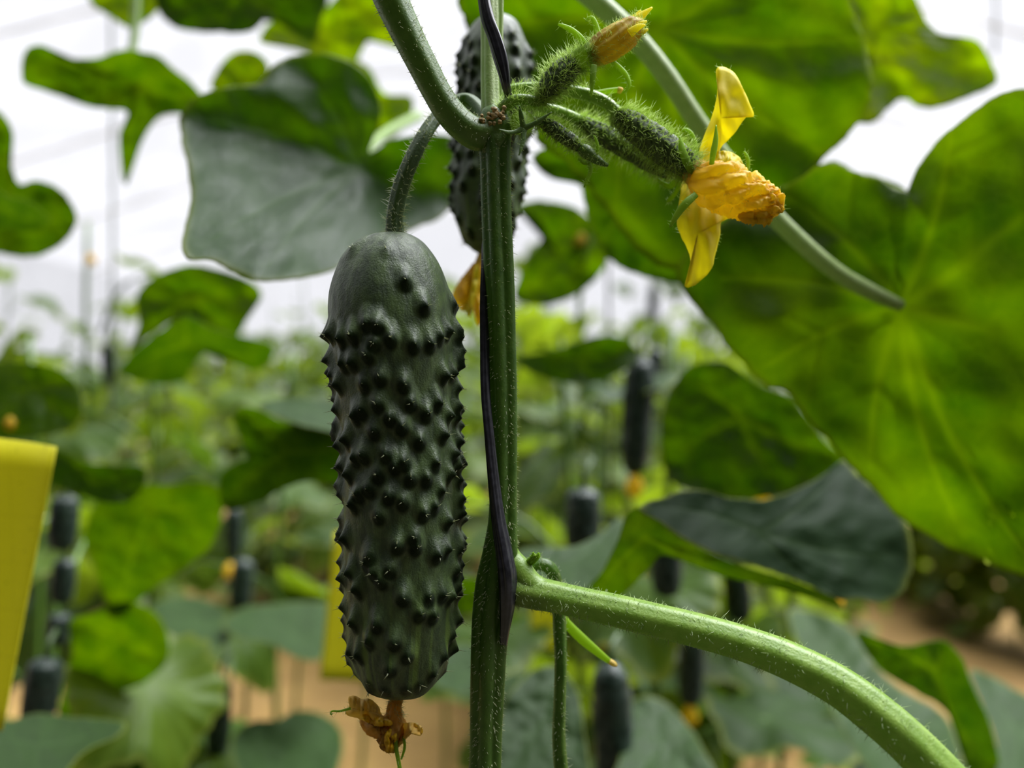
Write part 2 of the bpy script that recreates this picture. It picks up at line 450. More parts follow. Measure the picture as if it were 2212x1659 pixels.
def traced_leaf(label, outline, c, d0, S=None, g=(0, 0), g2=(0, 0, 0), veins=(), mat=M_LEAF, puck=.006, wave=.01, nwave=5,
                NN=200, MM=30, petiole=None, pmat=None, cat='leaf', seed=0, name='cucumber_leaf', group=None, fold=None, rag=2.2):
    outline = np.array(outline, float); c = np.array(c, float)
    o = crom(outline, NN, True)
    if S is None: S = math.sqrt((np.ptp(o[:, 0])) * (np.ptp(o[:, 1])))
    th = np.linspace(0, 2 * math.pi, NN, endpoint=False)
    dd = o - c; ln = np.linalg.norm(dd, axis=1)[:, None]
    rgd = np.array([noise.noise(Vector((math.cos(a) * 9 + seed, math.sin(a) * 9, 3))) for a in th])[:, None]
    teeth = (np.abs(((th * 11) % 1.0) - .5) * 2 - .5)[:, None]
    o = o + dd / (ln + 1e-6) * (rgd * rag * 2.5 + teeth * rag * .8) * (S / 500)
    Q = [c[None, :]]; R = [0.0]
    for k in range(1, MM + 1):
        r = (k / MM) ** .9
        Q.append(c + (o - c) * r); R += [r] * NN
    Q = np.concatenate(Q); R = np.array(R)
    ve, pk, sec = leaf_fields(Q, c, S, veins)
    dx, dy = (Q[:, 0] - c[0]) / 1000, (Q[:, 1] - c[1]) / 1000
    TH = np.concatenate([[0], np.tile(th, MM)])
    nz = np.array([noise.noise(Vector((q[0] / S * 3 + seed * 3.1, q[1] / S * 3, seed))) for q in Q])
    nz2 = np.array([noise.noise(Vector((q[0] / S * 11 + seed, q[1] / S * 11, seed + 5))) for q in Q])
    D = d0 * (1 + g[0] * dx + g[1] * dy + g2[0] * dx * dx + g2[1] * dy * dy + g2[2] * dx * dy)
    if fold:      # fold: list of (px, py, nx, ny, amount, width): crease line bending the blade in depth
        for fx, fy, ax, ay, am, wd in fold:
            t_ = ((Q[:, 0] - fx) * ax + (Q[:, 1] - fy) * ay) / wd
            D = D + am * np.log1p(np.exp(np.clip(t_, -30, 30)))
    k = S * d0 / F
    D = D - k * puck * 8 * pk * (.4 + R * .6) + wave * k * R ** 3 * np.sin(nwave * TH + seed) * 2 + nz * .09 * k * R + nz2 * .018 * k - sec * .01 * k
    V = np.stack([(Q[:, 0] - CX) / F * D, D, CAMZ - (Q[:, 1] - CY) / F * D], 1)
    Fc = [(0, 1 + j, 1 + (j + 1) % NN) for j in range(NN)]
    for i in range(MM - 1):
        for j in range(NN):
            a, b = 1 + i * NN + j, 1 + i * NN + (j + 1) % NN
            Fc.append((a, a + NN, b + NN, b))
    rim = np.clip((R - .965) / .035, 0, 1)
    rt = root_at(name, V[0], label, cat, group)
    link_mesh('blade', V, Fc, mat, rt, {'vein': ve, 'rim': rim}, Q / S * 1.0, solid=.0004)
    if petiole:
        tb = Tube(petiole, 40, 12, ridge=5, amp=.06)
        link_mesh('petiole', tb.V, tb.F, pmat or M_PET, rt)
    return rt

# generic leaf in its own frame: attachment at origin, tip to +Y, upper side +Z, unit radius
ANG = np.radians([0, 14, 30, 44, 58, 74, 90, 106, 122, 140, 156, 168, 180])
RAD = np.array([1.06, .97, .84, .88, .97, .90, .80, .84, .90, .84, .72, .50, .16])
def generic_leaf(seed, droop, NN=96, MM=10, cup=.15):
    th = np.linspace(-math.pi, math.pi, NN, endpoint=False)
    r0 = np.interp(np.abs(th), ANG, RAD)
    r0 = r0 * (1 + .03 * np.sin(th * 23 + seed)) * (1 + .05 * np.sin(th * 2 + seed))
    o = np.stack([np.sin(th) * r0, np.cos(th) * r0], 1)
    Q = [np.zeros((1, 2))]; R = [0]
    for k in range(1, MM + 1): Q.append(o * k / MM); R += [k / MM] * NN
    Q = np.concatenate(Q); R = np.array(R)
    veins = [(math.sin(a) * l, math.cos(a) * l) for a, l in ((0, 1), (1.0, .92), (-1.0, .92), (2.1, .85), (-2.1, .85))]
    ve, pk, sec = leaf_fields(Q, np.zeros(2), 2.0, veins)
    TH = np.concatenate([[0], np.tile(th, MM)])
    nz = np.array([noise.noise(Vector((q[0] * 1.6 + seed * 3, q[1] * 1.6, seed))) for q in Q])
    Z = .07 * pk * (.3 + R) - droop * R ** 2 * (.6 + .4 * np.cos(TH)) + cup * np.abs(Q[:, 0]) ** 1.5 + .08 * R ** 3 * np.sin(5 * TH + seed) + nz * .22 * R
    V = np.stack([Q[:, 0] * (1 - .12 * droop * R), Q[:, 1] * (1 - .15 * droop * R), Z], 1)
    Fc = [(0, 1 + j, 1 + (j + 1) % NN) for j in range(NN)]
    for i in range(MM - 1):
        for j in range(NN):
            a, b = 1 + i * NN + j, 1 + i * NN + (j + 1) % NN
            Fc.append((a, a + NN, b + NN, b))
    return V, Fc, {'vein': ve, 'rim': np.clip((R - .95) / .05, 0, 1)}, Q * .5
def leaf_mesh(seed, droop, mat, NN=96, MM=10, cup=.15):
    V, Fc, at, uv = generic_leaf(seed, droop, NN, MM, cup)
    o = link_mesh('leaf', V, Fc, mat, None, at, uv, local=True)
    me = o.data; bpy.data.objects.remove(o)
    return me
FARM = [leaf_mesh(1, .35, M_FAR, 60, 6), leaf_mesh(2, .6, M_FARB, 60, 6), leaf_mesh(3, .15, M_FAR, 60, 6), leaf_mesh(4, .8, M_FAR, 60, 6, .4), leaf_mesh(5, .4, M_FARD, 60, 6)]
MIDM = [leaf_mesh(6, .35, M_FAR), leaf_mesh(7, .55, M_FARB), leaf_mesh(8, .2, M_LEAFG), leaf_mesh(11, .5, M_FARB, cup=.3), leaf_mesh(12, .45, M_FAR), leaf_mesh(9, .7, M_FAR, cup=.4), leaf_mesh(10, .3, M_FARD)]

def vine(x, y, ztop, seed, meshes, label, group=None, zlow=.25, step=.11, size=(.07, .12), skip=None, matS=M_PETD, thin=99.0, thinf=3.2):
    """a trained vine: one stem with its leaf stalks, each leaf a child"""
    R = random.Random(seed)
    root = root_at('cucumber_vine', (x, y, 0), label, 'plant', group)
    parts = []
    rows = []; z = -.05
    ph = R.random() * 6
    while z < ztop + .1:
        rows.append((x + .015 * math.sin(z * 5 + ph), y + .015 * math.cos(z * 4 + ph), z, .0055 - .002 * z / ztop)); z += .2
    tb = Tube(rows, 3 * len(rows), 8, world=True); parts.append((tb.V, tb.F))
    z = zlow; az = R.random() * 6.28
    while z < ztop:
        az += 2.4 + R.uniform(-.4, .4)
        L = R.uniform(.07, .14); up = R.uniform(.03, .09)
        hx, hy, hz = x + math.cos(az) * L, y + math.sin(az) * L, z + up
        sz = R.uniform(*size) * (1.0 if z < ztop - .3 else .65)
        px_, py_ = CX + hx / hy * F, CY - (hz - CAMZ) / hy * F
        ok = not (skip and skip(px_, py_, hy))
        zz = z; z += step * R.uniform(.7, 1.3) * (thinf if z > thin else 1)
        if not ok: continue
        tb = Tube([(x, y, zz, .0028), (x + math.cos(az) * L * .4, y + math.sin(az) * L * .4, zz + up * .75, .0024), (hx, hy, hz, .002)], 8, 6, world=True)
        parts.append((tb.V, tb.F))
        o = bpy.data.objects.new('leaf', R.choice(meshes)); C.objects.link(o); o.parent = root
        o.location = (hx - x, hy - y, hz)
        pitch = R.uniform(-.9, .1)
        o.rotation_euler = Euler((pitch, R.uniform(-.35, .35), az - math.pi / 2), 'XYZ')
        o.scale = (sz, sz, sz)
    V, Fc = merge(parts)
    link_mesh('stem', V, Fc, matS, root)
    return root

# ---- far rows of vines
def far_skip(px_, py_, d): return False
k = 0
ROWS = [  # name, x at y0, y0, slope of x, spacing, lowest leaf, step, label
    ('left', -1.95, 2.3, 0, .42, .30, .05, 'blurred cucumber vine in the row across the sandy path on the left'),
    ('path', -1.25, 3.9, 0, .40, .04, .045, 'distant blurred cucumber vine beyond the sandy patch at lower left'),
    ('patch', -.80, 3.7, 0, .40, .04, .045, 'distant blurred cucumber vine between two others beyond the sandy patch'),
    ('inner', -0.35, 3.3, 0, .38, .04, .045, 'distant blurred cucumber vine seen between the warty cucumber and the left leaves'),
    ('own', 0.10, 2.5, 0, .40, .10, .05, 'blurred cucumber vine in the row running back behind the front stem'),
    ('beside', 0.60, 2.4, 0, .40, .05, .045, 'blurred cucumber vine in the row just right of the front stem'),
    ('third', 1.10, 2.8, 0, .42, .05, .045, 'blurred cucumber vine in the second row right of the front stem'),
    ('right', 2.18, 3.3, -.08, .24, .0, .028, 'blurred leafy cucumber vine beyond the sandy path at the right edge'),
    ('farleft', -3.2, 3.4, 0, .42, .2, .05, 'distant blurred cucumber vine in the furthest row on the left')]
for rn, x0, y0, sl, sp_, zl, stp, lab in ROWS:
    y = y0
    while y < 8.6:
        k += 1
        zt = 0.94 + random.uniform(-.12, .14) + .062 * y
        if rn == 'right': zt = 1.0
        thin = zt - .12; zt += random.choice((.04, .16, .26, .38, .48)) if rn != 'right' else 0
        vine(x0 + sl * (y - y0) + random.uniform(-.08, .08), y, zt, 100 + k, FARM, lab, 'far vines, %s row' % rn, zlow=zl, step=stp * (1 + .08 * (y - y0)), size=(.095, .16), thin=thin)
        y += sp_ + .07 * (y - y0)
for i in range(22):      # headland crop closing off the rows
    vine(-4.6 + .42 * i + random.uniform(-.1, .1), 9.6 + random.uniform(-.2, .2), 1.65 + random.uniform(-.1, .25), 800 + i, FARM, 'far blurred cucumber vine across the end of the greenhouse', 'far vines, end of the house', zlow=.05, step=.05, size=(.14, .22))
exec_mid = True
# ---- middle-distance vines
def at_px(px, d): return (px - CX) / F * d
MV = [
    (215, 1.25, 1.36, 'tall blurred vine at the left whose thin stem crosses the bright film', .62, .08),
    (515, 1.30, 1.12, 'blurred vine left of the hanging cucumber, two slim dark fruits on it', .70, .06),
    (40, .85, 1.08, 'blurred vine at the left edge behind the large yellow card', .45, .06),
    (145, .68, 1.02, 'blurred vine carrying the column of dark fruits beside the big yellow card', .60, .07),
    (300, 1.05, 1.10, 'blurred vine behind the very dark arching leaf at left', .74, .055),
    (620, 1.15, 1.14, 'blurred vine behind the dark folded leaf touching the warty cucumber', .72, .055),
    (1230, .85, 1.10, 'blurred vine between the front stem and the long dark cucumber', .66, .06),
    (1700, 1.05, 1.00, 'blurred vine behind the left lobe of the very large right-hand leaf', .55, .05),
    (340, 1.7, 1.08, 'blurred vine behind the hanging green leaf with the pointed tip', .62, .05),
    (640, 1.9, 1.14, 'blurred vine just left of the warty cucumber, beyond the folded leaf', .68, .05),
    (790, 1.75, 1.15, 'blurred vine hidden mostly behind the big warty cucumber', .68, .05),
    (950, 2.1, 1.16, 'blurred vine between the warty cucumber and the front stem', .5, .05),
    (1317, 1.0, 1.12, 'blurred vine with a dark thin stem right of the front stem', .60, .065),
    (1190, 1.5, 1.10, 'blurred vine close behind the front stem on its right', .4, .05),
    (1425, .76, 1.13, 'blurred vine carrying the long dark cucumber with the orange blossom', .72, .07),
    (1480, 1.25, 1.06, 'blurred vine behind the wilted yellow flower, fruit hanging low', .35, .05),
    (1560, .90, 1.02, 'blurred vine carrying faint dark fruits above the thick green stalk', .60, .06),
    (1640, 1.5, 1.08, 'blurred vine behind the curled dark leaf at lower right', .3, .05),
    (1400, 2.1, 1.18, 'blurred vine further back between the two dark hanging cucumbers', .4, .05),
    (430, 2.5, 1.18, 'blurred vine beyond the tall left vine, against the bright film', .8, .06),
    (120, 2.0, 1.16, 'blurred vine behind the broad leaf at the left edge', .5, .05),
    (1750, 1.9, 1.0, 'blurred low vine behind the lower right leaves', .2, .05),
    (1345, .66, .84, 'blurred low vine behind the long blackish cucumber at the bottom', .45, .06),
    (470, .95, .82, 'blurred low vine behind the black cucumber over the sandy soil', .50, .12),
]
for i, (px_, d, zt, lab, zl, stp) in enumerate(MV):
    vine(at_px(px_, d), d, zt, 500 + i, MIDM if d < 1.45 else FARM + MIDM[:2], lab, None, zlow=zl, step=stp, size=(.075, .12), thin=zt - .22, thinf=1.8)
#EOF1
M_LEAFG2 = leaf_mat('leaf_top_painted_shade', (0.012, 0.034, 0.008), (0.10, 0.20, 0.006), (0.03, .06, .015), (.15, .28, .02), ft=.30, rough=.6, spec=.10)  # darkened leaf top: shade from the leaf above is put into its colour
# ------------------------------------------------------------------ the leaves one can tell apart
traced_leaf('very large backlit green leaf filling the right edge, its stalk joining it near the middle',
    [(1953, 412), (1900, 385), (1850, 372), (1790, 352), (1700, 395), (1600, 450), (1500, 530), (1462, 600), (1530, 690), (1590, 770), (1650, 830), (1705, 850), (1770, 930), (1825, 996), (1890, 1060), (1960, 1130), (2080, 1200), (2212, 1248), (2330, 1280), (2440, 1000), (2450, 600), (2330, 260), (2212, 192), (2130, 222), (2050, 280), (1990, 350)],
    (1945, 662), .30, 900, g=(-.10, .05), g2=(.12, .1, 0),
    veins=[(1640, 800), (1560, 600), (1700, 420), (2060, 240), (2330, 330), (2420, 720), (2240, 1230), (1880, 1010), (2080, 1160)],
    mat=M_LEAF, petiole=[(1080, -330, .235, 25), (1150, -180, .25, 25), (1220, -60, .262, 24), (1290, 5, .264, 23), (1370, 80, .267, 22), (1440, 165, .27, 21), (1510, 270, .274, 20), (1600, 390, .28, 20), (1700, 495, .285, 19), (1800, 583, .29, 18), (1880, 630, .295, 17), (1945, 660, .299, 13)],
    pmat=M_STEMP, seed=2, puck=.004, wave=.012, fold=[(1750, 900, -.8, .6, .004, 40)], rag=1.6)
traced_leaf('large backlit leaf at the top right behind the two yellow blossoms',
    [(985, -60), (992, 0), (1005, 50), (1040, 120), (1100, 190), (1150, 270), (1165, 310), (1215, 345), (1262, 390), (1300, 440), (1345, 500), (1400, 560), (1480, 585), (1560, 520), (1640, 470), (1705, 425), (1780, 346), (1830, 295), (1872, 240), (1886, 190), (1872, 110), (1855, 60), (1835, 0), (1820, -60), (1500, -180), (1200, -180)],
    (1420, 60), .34, 700, g=(.05, .1), veins=[(1060, 60), (1170, 290), (1330, 470), (1560, 500), (1780, 330), (1860, 80), (1650, -100)], mat=M_LEAF, seed=5, wave=.008)
traced_leaf('dark green leaf hanging just left of the big right-hand leaf, behind the wilted flower',
    [(1180, 320), (1150, 345), (1190, 385), (1250, 400), (1262, 440), (1290, 520), (1330, 570), (1400, 600), (1480, 612), (1540, 560), (1600, 480), (1560, 400), (1450, 330), (1320, 300)],
    (1400, 400), .42, 400, veins=[(1200, 340), (1300, 520), (1430, 595), (1560, 480)], mat=M_LEAFD, seed=6, g=(.1, .3), petiole=[(1400, 400, .424, 6), (1330, 470, .5, 6), (1262, 560, .65, 6), (1250, 700, .84, 5)])
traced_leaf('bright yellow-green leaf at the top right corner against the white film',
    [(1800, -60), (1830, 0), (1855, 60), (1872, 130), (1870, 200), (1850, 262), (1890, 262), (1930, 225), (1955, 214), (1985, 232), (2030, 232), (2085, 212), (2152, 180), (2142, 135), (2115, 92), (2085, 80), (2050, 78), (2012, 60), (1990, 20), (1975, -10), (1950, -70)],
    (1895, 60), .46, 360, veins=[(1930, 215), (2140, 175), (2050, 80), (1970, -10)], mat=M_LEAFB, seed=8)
traced_leaf('mid green leaf lying below the right edge of the upper right leaf, stalk crossing it',
    [(1786, 350), (1850, 372), (1905, 385), (1958, 412), (1990, 480), (1970, 600), (1900, 660), (1760, 640), (1660, 560), (1600, 500), (1680, 440)],
    (1800, 500), .36, 330, veins=[(1700, 450), (1950, 420), (1960, 600), (1780, 620)], mat=M_LEAF, seed=9)
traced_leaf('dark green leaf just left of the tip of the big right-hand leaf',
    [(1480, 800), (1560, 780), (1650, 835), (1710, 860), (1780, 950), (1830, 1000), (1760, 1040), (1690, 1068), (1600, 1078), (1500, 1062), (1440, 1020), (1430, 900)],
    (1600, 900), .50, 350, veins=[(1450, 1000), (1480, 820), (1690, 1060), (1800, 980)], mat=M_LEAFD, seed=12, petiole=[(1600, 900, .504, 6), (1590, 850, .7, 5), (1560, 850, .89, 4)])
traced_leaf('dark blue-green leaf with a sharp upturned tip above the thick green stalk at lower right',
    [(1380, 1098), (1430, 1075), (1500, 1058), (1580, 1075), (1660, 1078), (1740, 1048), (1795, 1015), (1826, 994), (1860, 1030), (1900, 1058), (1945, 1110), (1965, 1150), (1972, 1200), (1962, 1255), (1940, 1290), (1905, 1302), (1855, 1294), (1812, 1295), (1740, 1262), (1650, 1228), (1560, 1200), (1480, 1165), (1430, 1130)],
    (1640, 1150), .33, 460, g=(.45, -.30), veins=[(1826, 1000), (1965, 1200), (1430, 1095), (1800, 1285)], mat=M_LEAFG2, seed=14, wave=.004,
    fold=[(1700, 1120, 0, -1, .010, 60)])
traced_leaf('green rolled underside of a leaf edge draped like a ribbon above the thick green stalk',
    [(1255, 1290), (1300, 1235), (1335, 1165), (1352, 1115), (1378, 1096), (1408, 1102), (1440, 1140), (1500, 1178), (1570, 1210), (1660, 1240), (1730, 1262), (1800, 1290), (1818, 1312), (1790, 1305), (1720, 1282), (1640, 1262), (1560, 1245), (1480, 1215), (1430, 1200), (1400, 1230), (1350, 1280), (1290, 1320)],
    (1395, 1160), .318, 360, g=(.2, .35), veins=[(1640, 1250), (1290, 1280)], mat=M_LEAF, seed=15, wave=.002, rag=.9)
traced_leaf('grey-green leaf between the front stem node and the ribbon-like leaf edge',
    [(1090, 1240), (1120, 1192), (1170, 1182), (1240, 1180), (1300, 1150), (1340, 1118), (1352, 1150), (1320, 1220), (1270, 1290), (1200, 1300), (1130, 1290)],
    (1220, 1225), .40, 220, g=(0, -1.4), veins=[(1330, 1130), (1120, 1210)], mat=M_LEAFG, seed=16)
traced_leaf('green leaf with a turned-over edge at the lower right below the sandy path',
    [(1850, 1366), (1900, 1380), (1950, 1395), (2000, 1388), (2035, 1384), (2075, 1420), (2105, 1490), (2140, 1570), (2165, 1700), (2110, 1720), (2080, 1620), (2045, 1540), (1990, 1500), (1920, 1460), (1880, 1420)],
    (2020, 1450), .42, 330, g=(0, .4), veins=[(1870, 1380), (2120, 1640), (2035, 1390)], mat=M_LEAFD, seed=18, wave=.004)
traced_leaf('pale grey-green leaf at the bottom right beneath the turned-over leaf edge',
    [(1700, 1330), (1760, 1320), (1840, 1360), (1880, 1430), (1950, 1490), (2040, 1545), (2080, 1640), (2100, 1740), (1960, 1740), (1860, 1640), (1780, 1500)],
    (1900, 1560), .55, 360, g=(0, -1.3), veins=[(1730, 1340), (2050, 1560), (2000, 1700)], mat=M_LEAFG, seed=19)
traced_leaf('pale grey-green leaf in the bottom right corner below the path',
    [(2095, 1450), (2140, 1460), (2212, 1500), (2300, 1540), (2320, 1740), (2170, 1740), (2150, 1600), (2120, 1520)],
    (2200, 1590), .50, 250, g=(0, -1.5), veins=[(2110, 1470), (2290, 1560), (2200, 1700)], mat=M_LEAFG, seed=20)
# left-hand leaves
traced_leaf('large dark rounded leaf left of the fruit stalk, lower lobes shining grey-green',
    [(392, 300), (388, 255), (410, 222), (440, 200), (500, 187), (560, 178), (592, 140), (640, 119), (700, 117), (760, 135), (800, 172), (822, 225), (815, 275), (798, 330), (845, 302), (920, 290), (985, 300), (1000, 350), (985, 420), (950, 470), (880, 500), (800, 535), (720, 585), (640, 602), (560, 607), (500, 585), (455, 562), (400, 557), (396, 500), (412, 430), (404, 360)],
    (778, 368), .40, 520, g=(.25, .1), veins=[(410, 250), (640, 130), (420, 545), (560, 600), (960, 420), (800, 190)], mat=M_LEAFM, seed=21,
    wave=.006, fold=[(700, 370, -.35, .94, -.010, 28)], petiole=[(778, 368, .405, 9), (790, 330, .43, 10), (830, 290, .5, 11), (905, 250, .62, 11)], rag=1.5)
traced_leaf('drooping dark green leaf at the upper left hanging flat across the white film',
    [(48, 130), (60, 104), (90, 97), (112, 110), (140, 124), (205, 126), (245, 112), (275, 106), (310, 112), (345, 122), (375, 148), (410, 175), (432, 200), (440, 212), (405, 245), (350, 250), (310, 300), (285, 370), (272, 400), (262, 370), (258, 290), (278, 262), (270, 240), (230, 236), (190, 230), (140, 212), (90, 195), (52, 180), (46, 155)],
    (300, 190), .55, 300, g=(0, .3), veins=[(60, 120), (420, 205), (275, 360)], mat=M_LEAF, seed=23, wave=.006, rag=1,
    petiole=[(300, 190, .552, 7), (285, 130, .56, 8), (292, 60, .57, 9), (296, -60, .58, 9)])
traced_leaf('leaf cut by the top edge at left, left of the hanging thin stalk',
    [(170, -60), (200, 10), (222, 26), (255, 48), (280, 60), (310, 48), (345, 15), (370, -60), (300, -120), (220, -120)],
    (290, -20), .62, 180, veins=[(215, 10), (280, 50), (350, 0)], mat=M_LEAFB, seed=24)
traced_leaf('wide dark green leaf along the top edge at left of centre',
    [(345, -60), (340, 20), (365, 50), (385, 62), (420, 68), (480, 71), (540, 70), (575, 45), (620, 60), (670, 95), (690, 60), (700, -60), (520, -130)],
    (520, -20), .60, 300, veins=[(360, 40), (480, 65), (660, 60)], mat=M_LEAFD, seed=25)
traced_leaf('bright yellow-green leaf near the top, left of the thick upper stalk',
    [(640, 50), (700, 20), (760, -40), (830, -60), (870, 40), (900, 110), (860, 100), (800, 90), (760, 140), (700, 130), (640, 108), (560, 90), (590, 45)],
    (720, 70), .66, 300, veins=[(600, 60), (850, 0), (880, 100), (760, 135)], mat=M_LEAFB, seed=26)
traced_leaf('small bright rounded leaf above the large dark rounded leaf at left',
    [(455, 190), (470, 150), (495, 120), (520, 109), (550, 112), (575, 130), (580, 160), (550, 190), (500, 200)],
    (530, 175), .62, 120, veins=[(480, 140), (550, 115), (575, 150)], mat=M_LEAFB, seed=27)
traced_leaf('green leaf tucked behind the fruit stalk, right of the large dark rounded leaf',
    [(700, 120), (790, 140), (830, 200), (885, 208), (892, 240), (860, 290), (800, 310), (740, 250)],
    (800, 210), .60, 170, veins=[(885, 215), (830, 280), (740, 150)], mat=M_LEAFB, seed=28)
traced_leaf('dark green leaf at the left edge above the mottled bright gaps',
    [(-60, 250), (-20, 235), (8, 250), (28, 290), (22, 340), (40, 395), (75, 390), (110, 398), (145, 425), (166, 470), (150, 510), (115, 540), (60, 556), (-10, 545), (-70, 540)],
    (20, 440), .52, 250, g=(0, .3), veins=[(0, 260), (150, 480), (80, 400), (60, 550)], mat=M_LEAF, seed=29)
traced_leaf('dark green blade tip at the far left edge below the white film',
    [(-60, 380), (10, 420), (70, 440), (110, 480), (60, 500), (-10, 490), (-60, 480)],
    (20, 460), .48, 130, veins=[(100, 480), (-40, 400)], mat=M_LEAFD, seed=30, g=(0, 1.0))
traced_leaf('mid green leaf directly below the large dark rounded leaf at left',
    [(295, 640), (330, 600), (390, 575), (430, 572), (500, 590), (545, 610), (565, 640), (535, 690), (510, 730), (480, 735), (400, 690), (330, 720), (280, 760), (300, 700)],
    (420, 640), .62, 260, veins=[(300, 660), (540, 640), (500, 730), (310, 730)], mat=M_LEAF, seed=31, rag=1.4)
traced_leaf('very dark arching leaf at left of the hanging cucumber, its ridge pointing up',
    [(262, 805), (285, 765), (330, 725), (385, 690), (410, 684), (450, 705), (500, 722), (560, 735), (592, 752), (580, 785), (545, 800), (500, 775), (450, 758), (415, 790), (395, 822), (330, 828)],
    (400, 745), .56, 260, g=(0, .8), veins=[(275, 800), (580, 770), (400, 690)], mat=M_LEAFD, seed=32, wave=.004, rag=1.2)
traced_leaf('broad green leaf at the left edge just above the big yellow card',
    [(-60, 780), (0, 783), (70, 785), (130, 800), (172, 840), (178, 885), (150, 925), (80, 942), (0, 950), (-70, 960)],
    (60, 830), .50, 230, g=(0, -.2), veins=[(150, 830), (160, 910), (20, 940)], mat=M_LEAF, seed=33)
traced_leaf('dark green leaf right of the upper corner of the big yellow card',
    [(95, 960), (140, 975), (190, 1000), (250, 1005), (310, 1010), (312, 1045), (280, 1080), (225, 1085), (160, 1062), (110, 1040)],
    (200, 1040), .48, 160, veins=[(120, 970), (300, 1020)], mat=M_LEAFD, seed=34)
traced_leaf('dark green folded leaf touching the left side of the warty cucumber',
    [(505, 905), (520, 880), (560, 885), (600, 905), (670, 925), (760, 940), (770, 1000), (745, 1045), (660, 1040), (600, 1062), (560, 1085), (485, 1100), (474, 1030), (510, 1000), (535, 990), (520, 945)],
    (620, 975), .46, 240, g=(0, .2), veins=[(520, 890), (490, 1085), (750, 960)], mat=M_LEAFD, seed=35)
traced_leaf('pale grey-green upper side of the leaf left of the warty cucumber',
    [(560, 880), (600, 862), (680, 862), (760, 872), (800, 900), (780, 945), (700, 930), (630, 912)],
    (700, 895), .47, 200, g=(0, -2.0), veins=[(570, 882), (780, 920)], mat=M_LEAFG, seed=36)
traced_leaf('hanging green leaf with a pointed lower tip, right of the big yellow card',
    [(195, 1110), (230, 1065), (300, 1050), (370, 1045), (440, 1040), (480, 1060), (478, 1120), (455, 1180), (410, 1220), (350, 1260), (295, 1300), (262, 1318), (230, 1300), (205, 1230), (185, 1170)],
    (330, 1100), .55, 260, g=(0, .3), veins=[(210, 1120), (262, 1305), (470, 1080), (400, 1210)], mat=M_LEAF, seed=37)
traced_leaf('bright green leaf low at left beside the dark hanging fruits',
    [(150, 1345), (200, 1325), (270, 1300), (330, 1320), (362, 1370), (360, 1430), (310, 1475), (240, 1500), (165, 1540), (125, 1548), (140, 1470), (155, 1410)],
    (260, 1380), .60, 230, g=(0, .3), veins=[(165, 1350), (140, 1530), (350, 1420)], mat=M_LEAF, seed=38)
traced_leaf('pale grey-green leaf above the sandy soil, left of the second yellow card',
    [(320, 1330), (350, 1295), (420, 1290), (475, 1310), (500, 1350), (480, 1400), (420, 1418), (370, 1400)],
    (410, 1345), .80, 140, g=(0, -1.8), veins=[(330, 1330), (490, 1360)], mat=M_LEAFG, seed=39)
traced_leaf('grey-green leaf sloping down to the second yellow card above the sandy soil',
    [(480, 1350), (520, 1315), (590, 1305), (660, 1300), (715, 1310), (720, 1380), (690, 1425), (640, 1420), (580, 1390), (520, 1380)],
    (610, 1350), .75, 180, g=(0, -1.8), veins=[(490, 1352), (700, 1400)], mat=M_LEAFG, seed=40)
traced_leaf('dark grey-green leaf in the bottom left corner',
    [(-60, 1580), (30, 1555), (80, 1542), (150, 1548), (265, 1560), (255, 1590), (190, 1620), (150, 1660), (100, 1740), (-60, 1740)],
    (80, 1610), .42, 250, g=(0, -1.4), veins=[(240, 1570), (-20, 1600), (90, 1700)], mat=M_LEAFG, seed=41)
traced_leaf('dark green leaf on the bottom edge at left, above the sandy soil',
    [(190, 1640), (230, 1608), (290, 1605), (330, 1640), (345, 1740), (190, 1740)],
    (270, 1680), .6, 140, veins=[(240, 1615), (330, 1660)], mat=M_LEAFD, seed=42)
traced_leaf('small green leaf on the bottom edge left of the black hanging fruit',
    [(325, 1650), (350, 1612), (400, 1605), (440, 1608), (430, 1640), (380, 1665), (350, 1700)],
    (385, 1640), .7, 110, veins=[(430, 1612), (345, 1660)], mat=M_LEAF, seed=43)
traced_leaf('grey-green leaf low beneath the second yellow card, left of the dried blossom',
    [(500, 1600), (540, 1560), (600, 1555), (640, 1535), (700, 1545), (740, 1590), (720, 1680), (640, 1740), (560, 1720), (510, 1660)],
    (620, 1630), .65, 220, g=(0, -1.2), veins=[(520, 1600), (720, 1600), (600, 1720)], mat=M_LEAFG, seed=44)
traced_leaf('dark grey-green leaf behind the lower stem and its hanging fruit stalk',
    [(1080, 1560), (1100, 1500), (1150, 1450), (1200, 1440), (1240, 1480), (1260, 1560), (1260, 1740), (1080, 1740)],
    (1170, 1560), .42, 230, g=(0, -.6), veins=[(1200, 1450), (1240, 1600), (1110, 1640)], mat=M_LEAFG, seed=45)
traced_leaf('green leaf behind the bottom of the dark hanging fruit at lower centre right',
    [(1360, 1520), (1400, 1505), (1440, 1520), (1480, 1560), (1520, 1620), (1560, 1740), (1330, 1740), (1350, 1600)],
    (1430, 1610), .50, 200, g=(0, -.8), veins=[(1380, 1515), (1530, 1690), (1370, 1700)], mat=M_LEAFG, seed=46)
traced_leaf('green leaf tip peeking out right of the warty cucumber beside the front stem',
    [(940, 1280), (980, 1252), (1030, 1250), (1080, 1270), (1070, 1300), (1020, 1322), (960, 1320)],
    (1010, 1285), .45, 110, veins=[(950, 1285), (1070, 1275)], mat=M_LEAF, seed=47)
traced_leaf('grey-green leaf behind the lower right side of the warty cucumber',
    [(920, 1440), (960, 1400), (1010, 1390), (1060, 1420), (1060, 1490), (1000, 1500), (940, 1480)],
    (990, 1445), .60, 130, g=(0, -1.0), veins=[(930, 1445), (1050, 1440)], mat=M_LEAFG, seed=48)
